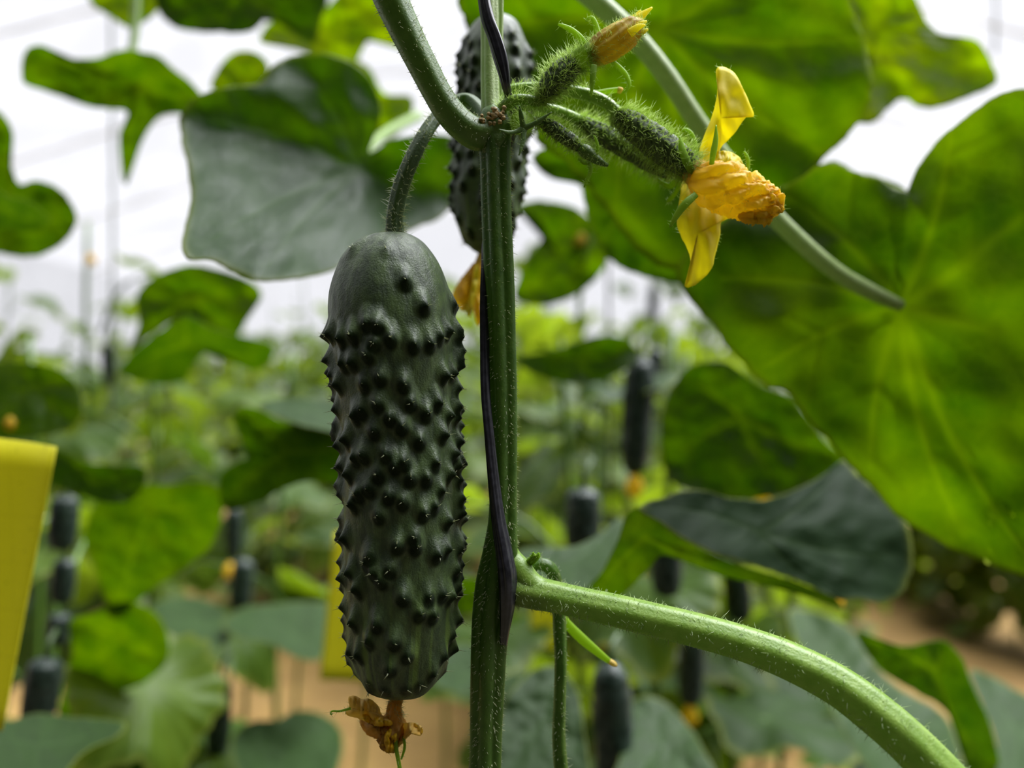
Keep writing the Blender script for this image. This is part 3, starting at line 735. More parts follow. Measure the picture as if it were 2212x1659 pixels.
traced_leaf('dark green leaf between the front stem and the upper hanging fruit, under the bright gaps',
    [(1110, 775), (1170, 762), (1230, 745), (1290, 725), (1350, 730), (1380, 770), (1330, 810), (1260, 830), (1170, 815)],
    (1250, 775), .62, 230, veins=[(1120, 780), (1370, 750), (1280, 825)], mat=M_LEAFD, seed=49)
traced_leaf('green leaf right of the front stem under the white bean-shaped gap',
    [(1110, 445), (1160, 432), (1220, 440), (1255, 455), (1300, 500), (1310, 560), (1290, 600), (1240, 640), (1170, 660), (1110, 640), (1140, 560), (1175, 500), (1150, 460)],
    (1210, 560), .66, 220, veins=[(1120, 445), (1260, 460), (1290, 590), (1130, 640)], mat=M_LEAF, seed=50)

# ------------------------------------------------------------------ black twine and yellow cards
def card(label, corners, d, tilt=0.0, th=.0012):
    """a sticky card with true thickness; corners in px, clockwise from top left"""
    m, t = material('sticky_yellow'); b = NB(t); o = b.n('OutputMaterial'); g = b.n('TexCoord')
    nz = b.n('TexNoise'); t.links.new(g.outputs['Object'], nz.inputs['Vector']); nz.inputs['Scale'].default_value = 260; nz.inputs['Detail'].default_value = 5
    sp = b.n('SeparateXYZ'); t.links.new(g.outputs['Object'], sp.inputs[0])
    def line(c):
        f = b.math('FRACT', b.math('MULTIPLY', c, 55.0))
        return b.math('LESS_THAN', b.math('ABSOLUTE', b.math('SUBTRACT', f, .5)), .02)
    ln = b.math('MAXIMUM', line(sp.outputs[0]), line(sp.outputs[2]))
    c = b.mix(b.math('MULTIPLY', ln, .35), (.86, .82, .045), (.62, .56, .03))
    c = b.mix(b.rng(nz.outputs['Fac'], .66, .74, 0, .75), c, (.10, .08, .01))
    pr = b.n('BsdfPrincipled'); b.put(pr.inputs['Base Color'], c); pr.inputs['Roughness'].default_value = .35
    tr = b.n('BsdfTranslucent'); tr.inputs[0].default_value = (.95, .93, .045, 1)
    mx = b.n('MixShader'); mx.inputs[0].default_value = .35
    t.links.new(pr.outputs[0], mx.inputs[1]); t.links.new(tr.outputs[0], mx.inputs[2]); t.links.new(mx.outputs[0], o.inputs[0])
    n = 12; V = []; Fc = []
    cs = [np.array(P(x, y, d + dd)) for (x, y), dd in zip(corners, (0, 0, tilt, tilt))]
    for side in (0, 1):
        for j in range(n + 1):
            for i in range(n + 1):
                u, v = i / n, j / n
                p = (cs[0] * (1 - u) + cs[1] * u) * (1 - v) + (cs[3] * (1 - u) + cs[2] * u) * v
                p = p + np.array((0, .004 * math.sin(u * 3.1) * (1 - .5 * v) + side * th, 0)); V.append(p)
    m_ = (n + 1) ** 2
    for j in range(n):
        for i in range(n):
            a = j * (n + 1) + i
            Fc.append((a, a + n + 1, a + n + 2, a + 1)); Fc.append((a + m_, a + 1 + m_, a + n + 2 + m_, a + n + 1 + m_))
    for i in range(n):
        a = i; Fc.append((a, a + 1, a + 1 + m_, a + m_)); a = n * (n + 1) + i; Fc.append((a, a + m_, a + 1 + m_, a + 1))
        a = i * (n + 1); Fc.append((a, a + m_, a + n + 1 + m_, a + n + 1)); a = i * (n + 1) + n; Fc.append((a, a + n + 1, a + n + 1 + m_, a + m_))
    ob = link_mesh('sticky_card', V, Fc, m); centre_mesh(ob)
    tag(ob, label, 'insect trap', 'yellow sticky cards'); return ob
card('large yellow sticky card leaning at the left edge', [(-90, 940), (119, 966), (2, 1580), (-150, 1570)], .30, .01)
card('yellow sticky card partly hidden behind the lower left of the warty cucumber', [(722, 1150), (850, 1155), (800, 1476), (690, 1470)], .62)
card('small yellow sticky card showing between the lower stem and its hanging fruit stalk', [(1148, 1290), (1222, 1295), (1204, 1408), (1142, 1404)], .75)
card('narrow yellow card glimpsed under the ribbon-like leaf edge', [(1348, 1238), (1392, 1236), (1386, 1292), (1352, 1294)], 1.0)

# ------------------------------------------------------------------ cucumbers
def lathe_cuke(prof, d, nu, nv, warts, rib=.00025, seed=0, yoff=0.0, wr=.0029, wh=.0021, end_streak=True):
    """prof rows: (py, left px, right px). Returns V, F, attrs, surface sampler for the spines"""
    prof = np.asarray(prof, float)
    ys = prof[:, 0]; y0, y1 = ys[0], ys[-1]
    tt = np.linspace(0, 1, nv)
    # denser rings near the ends
    yv = y0 + (y1 - y0) * (.5 - .5 * np.cos(math.pi * tt)) * .35 + (y1 - y0) * tt * .65
    L = np.interp(yv, ys, prof[:, 1]); Rr = np.interp(yv, ys, prof[:, 2])
    cx = (L + Rr) / 2; rad = (Rr - L) / 2
    cxw = (cx - CX) / F * d; rw = rad / F * d; zw = CAMZ - (yv - CY) / F * d
    U = np.linspace(0, 2 * math.pi, nu, endpoint=False)          # u=0 faces the camera (-Y), +u to the right
    sx, sy = np.sin(U), -np.cos(U)
    slope = np.gradient(rw) / (np.gradient(zw) - 1e-9)
    nzv = -slope / np.sqrt(1 + slope ** 2); nr = 1 / np.sqrt(1 + slope ** 2)
    base = np.zeros((nv, nu, 3)); nrm = np.zeros((nv, nu, 3))
    base[..., 0] = cxw[:, None] + rw[:, None] * sx; base[..., 1] = d + yoff + rw[:, None] * sy; base[..., 2] = zw[:, None]
    nrm[..., 0] = nr[:, None] * sx; nrm[..., 1] = nr[:, None] * sy; nrm[..., 2] = nzv[:, None]
    tn = (yv - y0) / (y1 - y0)
    fadeends = np.clip(np.minimum(tn, 1 - tn) / .05, 0, 1)[:, None]
    disp = rib * (np.cos(7 * U + 1.0 + seed)[None, :] * .7 + np.cos(4 * U + 3)[None, :] * .5) * (.5 + .9 * np.abs(tn - .45)[:, None]) * fadeends
    for k_ in range(5):
        a, b_, c_ = rng.randint(1, 6), rng.uniform(5, 26), rng.uniform(0, 6.28)
        disp += .00016 * np.cos(a * U[None, :] + b_ * tn[:, None] + c_) * fadeends
    wart = np.zeros((nv, nu)); tips = []
    W = []
    for (px_, py_) in warts:
        c0 = np.interp(py_, yv, cx); r0 = np.interp(py_, yv, rad)
        s = np.clip((px_ - c0) / r0, -1.0, 1.0)
        W.append((math.asin(max(-.995, min(.995, s))), py_))
    span = y1 - y0
    tries = 0; back = []
    while len(back) < len(warts) * 1.0 and tries < 6000:      # the hidden side carries as many
        tries += 1
        u = rng.uniform(1.45, 2 * math.pi - 1.45); py_ = y0 + span * rng.uniform(.16, .965)
        ok = all(((u - q[0]) * 1.0) ** 2 + ((py_ - q[1]) / 140.) ** 2 > .045 for q in back)
        if ok: back.append((u, py_))
    W += back
    for (u, py_) in W:
        tw = (py_ - y0) / span
        r_ = np.interp(py_, yv, rw); z_ = CAMZ - (py_ - CY) / F * d
        hsc = (1.0 if tw > .17 else .55) * (1 - .35 * max(0, (tw - .75) / .25)) * rng.uniform(.8, 1.15) * (.45 if tw > .93 else 1) * (.45 if tw < .08 else 1)
        du = (U - u + math.pi) % (2 * math.pi) - math.pi
        a_ = (du * r_)[None, :]; b_ = (zw - z_)[:, None]
        # steep below the tip, drawn out above it
        ell = np.sqrt((a_ / wr) ** 2 + (b_ / np.where(b_ > 0, wr * 1.8, wr * 1.05)) ** 2)
        bump = np.clip(1 - ell, 0, 1)
        bb = bump ** 1.45 * (1.0 + .2 * bump)
        disp = np.maximum(disp, disp * (1 - bump) + wh * hsc * bb + disp * bump * .3)
        e2 = np.sqrt((a_ / (wr * .62)) ** 2 + ((b_ + wr * .30) / (wr * .76)) ** 2); wart = np.maximum(wart, np.clip((1.15 - e2) / .45, 0, 1) * (.35 if tw < .08 else .8 if tw > .93 else 1))  # dark patch sits below the tip: colour of the warts plus painted underside shade
        tips.append((u, py_, hsc))
    V = base + nrm * disp[..., None]
    streak = np.zeros((nv, nu))
    if end_streak:
        s_ = np.exp(-((np.cos(9.5 * U + 2.2) - 1) / .16) ** 2)[None, :] * np.ones((nv, 1)) + .5 * np.exp(-((np.cos(17 * U + .7) - 1) / .10) ** 2)[None, :]
        streak = np.clip(s_, 0, 1) * np.clip((tn - .72) / .15, 0, 1)[:, None] * np.clip((1.0 - tn) / .06, 0, 1)[:, None]
    Vv = V.reshape(-1, 3)
    Fc = []
    for i in range(nv - 1):
        for j in range(nu):
            a, b_ = i * nu + j, i * nu + (j + 1) % nu
            Fc.append((a, a + nu, b_ + nu, b_))
    Vv = np.concatenate([Vv, [[cxw[0], d + yoff, zw[0]], [cxw[-1], d + yoff, zw[-1]]]])
    n = len(Vv) - 2
    for j in range(nu):
        Fc.append((n, j, (j + 1) % nu)); Fc.append((n + 1, (nv - 1) * nu + (j + 1) % nu, (nv - 1) * nu + j))
    at = {'wart': np.concatenate([wart.ravel(), [0, 0]]), 'streak': np.concatenate([streak.ravel(), [0, 0]])}
    def surf(u, py_, h):
        c0 = np.interp(py_, yv, cxw); r0 = np.interp(py_, yv, rw); z_ = CAMZ - (py_ - CY) / F * d
        nr0 = np.interp(py_, yv, nr); nz0 = np.interp(py_, yv, nzv)
        nn = np.array((nr0 * math.sin(u), -nr0 * math.cos(u), nz0))
        return np.array((c0 + r0 * math.sin(u), d + yoff - r0 * math.cos(u), z_)) + nn * h, nn
    return Vv, Fc, at, tips, surf

WARTS = [(891, 622), (925, 674), (850, 556), (775, 548), (979, 660), (991, 714), (714, 728), (733, 728), (762, 738), (789, 731), (818, 708), (839, 711),
 (833, 747), (864, 738), (820, 770), (906, 750), (936, 748), (953, 732), (969, 720), (989, 729), (727, 780), (765, 788), (787, 786), (986, 774), (989, 791),
 (963, 812), (978, 806), (738, 811), (752, 832), (844, 815), (811, 829), (887, 828), (723, 832), (985, 839), (727, 863), (839, 868), (901, 867), (950, 868),
 (743, 884), (806, 883), (792, 894), (930, 889), (982, 878), (861, 895), (884, 914), (969, 895), (988, 903), (831, 923), (738, 916), (960, 935), (917, 944),
 (770, 945), (734, 949), (748, 961), (989, 954), (978, 976), (854, 969), (792, 980), (811, 972), (871, 992), (888, 985), (945, 991), (990, 990), (984, 1005),
 (754, 1004), (775, 1016), (839, 1010), (900, 1018), (930, 1021), (973, 1018), (738, 1010), (820, 1040), (800, 1051), (859, 1052), (956, 1049), (886, 1065),
 (748, 1066), (786, 1076), (739, 1048), (944, 1079), (925, 1091), (840, 1093), (991, 1036), (991, 1076), (990, 1108), (970, 1115), (744, 1120), (876, 1153),
 (908, 1138), (911, 1157), (744, 1151), (768, 1151), (949, 1179), (966, 1171), (992, 1173), (986, 1184), (814, 1190), (823, 1175), (861, 1201), (829, 1208),
 (844, 1224), (746, 1212), (779, 1218), (982, 1223), (992, 1218), (756, 1239), (743, 1242), (793, 1249), (886, 1258), (933, 1262), (958, 1263), (988, 1247),
 (973, 1273), (984, 1265), (744, 1269), (917, 1293), (942, 1302), (757, 1301), (783, 1321), (834, 1313), (869, 1348), (817, 1351), (749, 1336), (746, 1370),
 (986, 1336), (975, 1361), (894, 1379), (772, 1390), (792, 1387), (859, 1406), (959, 1397), (938, 1426), (915, 1448), (890, 1456), (844, 1456), (811, 1447), (808, 1470), (981, 1398), (764, 1425), (774, 1447)]
PROF = [(504, 838, 866), (507, 812, 885), (512, 796, 897), (522, 776, 912), (537, 757, 926), (560, 739, 943), (584, 729, 956), (610, 720, 966), (640, 713, 975), (680, 710, 981),
 (720, 712, 984), (770, 718, 985), (820, 727, 984), (870, 733, 983), (920, 738, 984), (980, 742, 986), (1050, 745, 988), (1120, 747, 989), (1200, 748, 988), (1280, 750, 986),
 (1340, 752, 983), (1380, 755, 978), (1410, 760, 972), (1435, 768, 963), (1455, 776, 954), (1472, 787, 943), (1486, 802, 930), (1495, 818, 912), (1500, 836, 892), (1502, 850, 876)]
PROF = crom(PROF, 160)
V, Fc, at, tips, surf = lathe_cuke(PROF, .2, 340, 420, WARTS)
ck = root_at('cucumber', P(856, 504, .2), 'large warty dark green cucumber hanging in sharp focus left of the front stem', 'cucumber')
ckf = link_mesh('fruit', V, Fc, M_SKIN, ck, at)
parts = []
for (u, py_, h) in tips:
    p, n = surf(u, py_, .0017 * h)
    for q in range(rng.randint(1, 4)):
        dd = n + rng.randn(3) * .35 + np.array((0, 0, .1))
        parts.append(hair(p - n * .0002, dd, .0021 * rng.uniform(.6, 1.2), .00016, rng.randn(3) * .12))
V, Fc = merge(parts); o = link_mesh('spines', V, Fc, M_SPINE, ckf); o['kind'] = 'stuff'; o['label'] = 'tiny whitish spines on the warts'
stalk = Tube([(856, 515, .2, 19), (853, 490, .2, 18), (856, 450, .2, 17), (868, 400, .2, 17), (890, 345, .2005, 16), (915, 295, .203, 15), (945, 253, .207, 14), (978, 224, .211, 14), (1008, 216, .212, 14), (1032, 232, .209, 14), (1050, 255, .204, 14)], 90, 20, ridge=5, amp=.10)
cks = link_mesh('stalk', stalk.V, stalk.F, M_STALK, ck)
V, Fc = hairs_on(stalk, 420, .0016, .00010, t0=.0, t1=.62, lean=0); o = link_mesh('hairs', V, Fc, M_SPINE, cks); o['kind'] = 'stuff'

# rear cucumber
RP = [(34, 1058, 1086), (38, 1046, 1098), (46, 1034, 1110), (60, 1022, 1122), (85, 1008, 1134), (115, 998, 1142), (160, 993, 1146), (220, 990, 1144), (290, 986, 1140), (350, 980, 1135), (410, 978, 1128), (450, 980, 1122), (480, 985, 1112), (505, 994, 1102), (525, 1006, 1090), (540, 1020, 1074), (547, 1032, 1060)]
rw_ = []
for _ in range(400):
    y = rng.uniform(95, 530); c0 = np.interp(y, [r[0] for r in RP], [(r[1] + r[2]) / 2 for r in RP]); r0 = np.interp(y, [r[0] for r in RP], [(r[2] - r[1]) / 2 for r in RP])
    u = rng.uniform(-1.5, 1.5); x = c0 + r0 * math.sin(u)
    if all(((u - q[2]) * 60) ** 2 + (y - q[1]) ** 2 > 24 ** 2 for q in rw_): rw_.append((x, y, u))
RP = [tuple(r_) for r_ in crom(RP, 100)]
V, Fc, at, tips, surf = lathe_cuke(RP, .262, 160, 220, [(q[0], q[1]) for q in rw_], wr=.0028, wh=.0017, seed=3)
rk = root_at('cucumber', P(1072, 34, .262), 'smaller warty cucumber hanging directly behind the top of the front stem', 'cucumber')
rkf = link_mesh('fruit', V, Fc, M_SKIN, rk, at)
tb = Tube([(1072, 60, .262, 14), (1072, 30, .262, 13), (1076, -20, .262, 11), (1084, -90, .262, 10), (1096, -240, .255, 9), (1080, -420, .225, 9)], 34, 10); link_mesh('stalk', tb.V, tb.F, M_STALK, rk)
parts = []
for (u, py_, h) in tips:
    p, n = surf(u, py_, .0016 * h)
    for q in range(2): parts.append(hair(p - n * .0002, n + rng.randn(3) * .4, .002, .00015, rng.randn(3) * .1))
V, Fc = merge(parts); o = link_mesh('spines', V, Fc, M_SPINE, rkf); o['kind'] = 'stuff'

# ---- flowers: helpers
def petal(parent, outline, d, mat, name='petal', axis=None, cup=.004, seed=0, g=(0, 0), NN=90, MM=12, th=.00025, wav=.0012, rag=1.6, c=None):
    o = crom(np.array(outline, float), NN, True); cc = o.mean(0) if c is None else np.array(c, float)
    ext = np.ptp(o, axis=0).max()
    dd = o - cc; ln = np.linalg.norm(dd, axis=1)[:, None]
    o = o + dd / ln * np.array([noise.noise(Vector((i * .55, seed, 0))) * rag for i in range(NN)])[:, None]
    Q = [cc[None, :]]; R = [0]
    for k_ in range(1, MM + 1): Q.append(cc + (o - cc) * k_ / MM); R += [k_ / MM] * NN
    Q = np.concatenate(Q); R = np.array(R)
    D = d + g[0] * (Q[:, 0] - cc[0]) / 1000 + g[1] * (Q[:, 1] - cc[1]) / 1000 + cup * R ** 2
    D += wav * np.array([noise.noise(Vector((q[0] / ext * 4 + seed, q[1] / ext * 2.2, seed * 1.7))) for q in Q]) * 2
    D += wav * .35 * np.array([noise.noise(Vector((q[0] / ext * 14 + seed, q[1] / ext * 6, seed))) for q in Q]) * 2
    V = np.stack([(Q[:, 0] - CX) / F * D, D, CAMZ - (Q[:, 1] - CY) / F * D], 1)
    Fc = [(0, 1 + j, 1 + (j + 1) % NN) for j in range(NN)]
    for i in range(MM - 1):
        for j in range(NN):
            a, b = 1 + i * NN + j, 1 + i * NN + (j + 1) % NN
            Fc.append((a, a + NN, b + NN, b))
    ob = link_mesh(name, V, Fc, mat, parent, solid=th)
    return ob, V, NN, MM
def rim_hairs(V, NN, MM, n, L=.0012, r=.00006):
    e = V[1 + (MM - 1) * NN: 1 + MM * NN]; c = V[0]; parts = []
    for _ in range(n):
        p = e[rng.randint(NN)]; dr = p - c; dr[1] *= .3; dr /= np.linalg.norm(dr)
        parts.append(hair(p, dr + rng.randn(3) * .5, L * rng.uniform(.5, 1.2), r, rng.randn(3) * .3))
    return parts
def crumple(rows, n=70, seg=56, folds=5, amp=.18, twist=4.0, rough=.12, seed=0, endopen=.0):
    def fn(t, a):
        k = 1 + amp * (abs(math.sin(folds * .5 * (a + twist * t))) - .5) * 2 * min(1, t * 4 + .2)
        k += rough * noise.noise(Vector((math.cos(a) * 2.2 + seed, math.sin(a) * 2.2, t * 7))) * 2 * (t * .9 + .25)
        k += rough * .6 * noise.noise(Vector((math.cos(a + t * 2) * 6 + seed, math.sin(a + t * 2) * 6, t * 14))) * 2 * t
        k += rough * .35 * noise.noise(Vector((math.cos(a) * 14 + seed, math.sin(a) * 14, t * 30))) * 2 * t
        return k
    return Tube(rows, n, seg, fn=fn)
def sepal(parent, rows, name='sepal', mat=None, flat=.35, hairs=30, L=.0011):
    tb = Tube(rows, 22, 10, flat=flat)
    o = link_mesh(name, tb.V, tb.F, mat or M_SEPAL, parent)
    parts = []
    if hairs: parts.append(hairs_on(tb, hairs, L, .00005, lean=.1))
    return o, parts
def hair_part(parent, parts, name='hairs', mat=None):
    V, Fc = merge(parts); o = link_mesh(name, V, Fc, mat or M_HAIR, parent); o['kind'] = 'stuff'; return o

# ---- rear cucumber's blossom
tb = Tube([(1046, 540, .262, 11), (1038, 560, .262, 10), (1032, 578, .262, 11)], 10, 10); link_mesh('neck', tb.V, tb.F, M_DRYP, rk)
tb = crumple([(1032, 574, .262, 12), (1026, 590, .261, 10), (1022, 610, .26, 9), (1018, 630, .26, 7), (1016, 650, .26, 5), (1014, 674, .26, 3)], folds=6, twist=.9, amp=.25, rough=.3, seed=4)
rkb = link_mesh('dried_blossom', tb.V, tb.F, M_PETALO, rk)
for pts, dd, mt, s_ in (([(1026, 570), (1005, 590), (985, 620), (976, 645), (988, 662), (1003, 672), (1012, 650), (1024, 608)], .2585, M_PETALO, 31),
    ([(1030, 570), (1020, 600), (1010, 640), (1004, 665), (1013, 685), (1021, 668), (1028, 636), (1036, 600)], .2565, M_PETAL, 32),
    ([(1034, 570), (1048, 592), (1055, 625), (1047, 655), (1036, 664), (1040, 690), (1033, 704), (1025, 680), (1022, 650), (1028, 612)], .258, M_PETALO, 33)):
    petal(rkb, pts, dd, mt, seed=s_, cup=.003, wav=.0022, rag=2)

# ---- main cucumber's dried blossom
bl = root_at('dried_blossom', P(855, 1504, .2), 'shrivelled yellow-brown blossom clinging to the bottom end of the warty cucumber', 'flower')
tb = crumple([(856, 1498, .2, 15), (856, 1515, .2, 13), (852, 1535, .2, 15), (850, 1556, .2, 22), (846, 1580, .2, 26), (842, 1605, .2, 20), (842, 1622, .2, 10)], n=50, seg=40, folds=5, amp=.2, twist=1.5, rough=.25, seed=9)
link_mesh('tube', tb.V, tb.F, M_DRY, bl)
hp = [hairs_on(tb, 160, .0016, .00006, t0=.0, t1=.5)]
for pts, dd, mt, s_ in (
    ([(754, 1507), (768, 1504), (781, 1511), (798, 1510), (817, 1526), (824, 1544), (842, 1554), (830, 1563), (798, 1560), (773, 1551), (748, 1543), (749, 1533), (755, 1526)], .196, M_DRYP, 1),
    ([(778, 1552), (820, 1560), (860, 1545), (862, 1580), (855, 1612), (840, 1625), (827, 1615), (820, 1599), (791, 1584)], .199, M_DRY, 2),
    ([(866, 1567), (880, 1561), (900, 1563), (913, 1575), (908, 1589), (895, 1580), (882, 1590), (871, 1602), (856, 1616), (862, 1585)], .197, M_DRYP, 3),
    ([(836, 1580), (858, 1572), (862, 1600), (852, 1622), (838, 1626), (826, 1612)], .1955, M_PETALO, 4),
    ([(785, 1542), (812, 1548), (842, 1556), (846, 1566), (815, 1568), (790, 1558)], .1945, M_PETALO, 6)):
    _, Vp, a_, b_ = petal(bl, pts, dd, mt, seed=s_, cup=.003, wav=.0022, rag=2.2); hp += rim_hairs(Vp, a_, b_, 14)
for rows in ([(757, 1530, .196, 3), (735, 1536, .196, 2.5), (718, 1536, .196, 2), (714, 1542, .196, 1.6), (718, 1543, .196, 1.2)],
             [(854, 1600, .197, 5), (857, 1625, .197, 4.5), (862, 1650, .197, 4.5), (868, 1690, .197, 4)],
             [(872, 1590, .198, 3), (874, 1615, .198, 3), (867, 1640, .198, 2)]):
    tb = Tube(rows, 24, 8); link_mesh('sepal', tb.V, tb.F, M_SEPAL, bl); hp.append(hairs_on(tb, 16, .0012, .00005))
hair_part(bl, hp)
# ------------------------------------------------------------------ the front vine: stem, leaf stalks and node
vn = root_at('cucumber_vine', P(1075, 900, .2), 'ridged green front stem in sharp focus with two thick leaf stalks', 'plant')
st = Tube([(1046, 2500, .2, 32), (1047, 2100, .2, 31), (1048, 1740, .2, 31), (1050, 1600, .2, 31), (1053, 1500, .2, 33), (1057, 1400, .2, 35), (1064, 1320, .2, 38), (1074, 1255, .2, 40), (1082, 1190, .2, 34), (1087, 1120, .2, 28), (1088, 1040, .2, 27), (1088, 900, .2, 28), (1085, 760, .2, 29), (1080, 600, .2, 30), (1074, 450, .2, 30), (1072, 350, .2, 31), (1070, 290, .2, 33)], 300, 60, ridge=5, amp=.15, twist=.35)
vs_ = link_mesh('stem', st.V, st.F, M_STEM, vn)
V, Fc = hairs_on(st, 2800, .0010, .00010, k=1.02, lean=-.5, jit=.3, curl=.2); o = link_mesh('hairs', V, Fc, M_SPINE, vs_); o['kind'] = 'stuff'
up = Tube([(1066, 262, .2, 22), (1060, 225, .201, 19), (1058, 160, .202, 18), (1058, 90, .203, 18), (1057, 0, .204, 18), (1056, -80, .205, 18), (1054, -360, .208, 17), (1054, -700, .21, 16)], 80, 40, ridge=4, amp=.10)
link_mesh('upper_stem', up.V, up.F, M_STEMP, vn)['label'] = 'paler upper stem above the node'
tb = Tube([(1080, 235, .204, 6), (1083, 180, .205, 5.5), (1082, 100, .206, 5), (1083, 0, .207, 5), (1084, -80, .207, 5), (1086, -330, .21, 4.5), (1092, -600, .212, 4)], 56, 12); link_mesh('tendril', tb.V, tb.F, M_STEMP, vn)
# node swelling and brown scar
def bumpfn(t, a): return 1 + .07 * noise.noise(Vector((math.cos(a) * 2, math.sin(a) * 2, t * 5))) * 2
nd = Tube([(1069, 330, .2, 26), (1068, 305, .2, 35), (1067, 280, .2, 37), (1066, 258, .2, 32), (1063, 240, .2, 24), (1061, 228, .2, 12)], 40, 40, fn=bumpfn)
nd_ = link_mesh('node', nd.V, nd.F, M_PETD, vn)
parts = []
for i in range(34):
    x, y = 1040 + rng.rand() * 50, 232 + rng.rand() * 36
    r = rng.uniform(2.5, 6); t_ = Tube([(x - r * .6, y - r * .3, .1966, r * .4), (x, y, .1958, r), (x + r * .6, y + r * .5, .1964, r * .4)], 8, 10, fn=lambda t, a: 1 + .6 * noise.noise(Vector((math.cos(a) * 2 + i, t * 5, math.sin(a) * 2 + i)))); parts.append((t_.V, t_.F))
V, Fc = merge(parts); link_mesh('scar', V, Fc, M_SCAR, nd_)
pa = Tube([(1070, 286, .2, 33), (1032, 290, .199, 34), (998, 270, .198, 32), (967, 237, .197, 31), (941, 195, .196, 30), (915, 145, .195, 31), (891, 98, .194, 32), (868, 50, .193, 34), (845, 0, .192, 36), (815, -70, .191, 38), (758, -190, .188, 40), (690, -330, .184, 41)], 150, 40, ridge=6, amp=.035)
va_ = link_mesh('petiole', pa.V, pa.F, M_PETD, vn)
V, Fc = hairs_on(pa, 620, .0010, .00009, t0=.05, lean=.2); o = link_mesh('hairs', V, Fc, M_SPINE, va_); o['kind'] = 'stuff'
pb = Tube([(1080, 1245, .2, 30), (1110, 1268, .1995, 36), (1150, 1280, .199, 35), (1200, 1290, .198, 33), (1256, 1303, .197, 33), (1330, 1319, .195, 34), (1400, 1336, .193, 35), (1500, 1360, .19, 36), (1600, 1388, .187, 37), (1700, 1425, .184, 40), (1805, 1478, .181, 43), (1890, 1540, .178, 46), (1975, 1615, .175, 48), (2070, 1720, .172, 52), (2160, 1850, .169, 54), (2230, 1990, .167, 54)], 240, 44, ridge=7, amp=.03, twist=.4)
vb_ = link_mesh('petiole', pb.V, pb.F, M_PET, vn)
V, Fc = hairs_on(pb, 1500, .0012, .00008, t0=.05, jit=.5, curl=.4); o = link_mesh('hairs', V, Fc, M_HAIR, vb_); o['kind'] = 'stuff'
fl_ = Tube([(1092, 1165, .2, 18), (1100, 1200, .2, 24), (1118, 1230, .1995, 30), (1146, 1262, .199, 28), (1190, 1282, .1985, 22)], 30, 24); link_mesh('shoulder', fl_.V, fl_.F, M_PET, vn)
# tiny hairy side bud at the lower node
hp = []
for i in range(6):
    a = rng.uniform(-.5, .9)
    tb = Tube([(1140 + i * 1.5, 1216, .199, 7), (1148 + i * 2 + 4 * a, 1206 - i, .198, 6), (1157 + 6 * math.cos(i) + 6 * a, 1196 + 5 * math.sin(i * 2), .1975, 1)], 10, 8); hp.append((tb.V, tb.F)); hp.append(hairs_on(tb, 14, .0009, .00005))
V, Fc = merge(hp); link_mesh('side_bud', V, Fc, M_SEPAL, vn)
# hanging fruit stalk looping from behind the lower node
hs = root_at('fruit_stalk', P(1175, 1220, .205), 'thin dark hairy fruit stalk looping behind the lower leaf stalk and hanging straight down', 'stalk')
tb = Tube([(1128, 1240, .2045, 12), (1148, 1224, .206, 12), (1170, 1218, .2065, 13), (1188, 1228, .207, 14), (1199, 1252, .2085, 14), (1206, 1300, .2105, 14), (1209, 1360, .2105, 14), (1211, 1430, .2095, 13), (1209, 1520, .209, 13), (1207, 1590, .209, 14), (1212, 1660, .209, 15), (1222, 1740, .209, 16), (1232, 1900, .209, 17), (1238, 2060, .209, 20)], 140, 24, ridge=5, amp=.06)
hs_ = link_mesh('stalk', tb.V, tb.F, M_STEM, hs)
V, Fc = hairs_on(tb, 500, .0011, .00006, lean=.1); o = link_mesh('hairs', V, Fc, M_SPINE, hs_); o['kind'] = 'stuff'
# pointed yellow-green tendril tip
tn_ = root_at('tendril', P(1222, 1344, .215), 'short bright yellow-green pointed sprout behind the hanging fruit stalk', 'sprout')
tb = Tube([(1190, 1300, .213, 9), (1222, 1344, .214, 10), (1255, 1378, .215, 11), (1290, 1408, .216, 9), (1318, 1430, .217, 6), (1330, 1437, .217, 3)], 30, 14, flat=.6); link_mesh('sprout', tb.V, tb.F, M_SEPAL, tn_)
tb = Tube([(1316, 1428, .2168, 6), (1326, 1434, .217, 6), (1332, 1438, .2172, 3)], 8, 10); link_mesh('tip', tb.V, tb.F, M_DRYP, tn_)
# twine wound round the stem
def ribfn(t, a): return 1 + .10 * math.sin(9 * a + 14 * t) + .10 * math.sin(4 * a + 30 * t)
tw = Tube([(1030, -700, .20, 9), (1034, -380, .198, 10), (1040, -80, .1965, 11), (1045, -10, .196, 12), (1054, 40, .1955, 14), (1068, 80, .1952, 15), (1080, 120, .1952, 15), (1088, 155, .1955, 12), (1094, 190, .1965, 8), (1104, 225, .201, 8), (1112, 262, .2065, 9), (1096, 330, .2095, 9), (1070, 440, .2085, 9), (1050, 520, .2045, 8), (1047, 575, .2005, 8), (1046, 640, .199, 9), (1047, 740, .198, 10), (1049, 850, .1965, 11), (1057, 940, .1955, 12), (1066, 1030, .1952, 13), (1077, 1120, .1950, 15), (1089, 1190, .1945, 18), (1097, 1250, .1942, 20), (1096, 1310, .1945, 17), (1090, 1370, .1965, 11), (1085, 1420, .2005, 7), (1078, 1460, .206, 7), (1050, 1490, .208, 7), (1028, 1515, .2055, 6), (1021, 1560, .202, 7), (1019, 1640, .2005, 8), (1013, 1740, .199, 9), (1012, 2100, .198, 9), (1012, 2480, .198, 9)], 380, 28, fn=ribfn, flat=.55)
o = link_mesh('twine', tw.V, tw.F, M_TWINE); centre_mesh(o); tag(o, 'black plastic twine wound loosely round the front stem', 'twine')

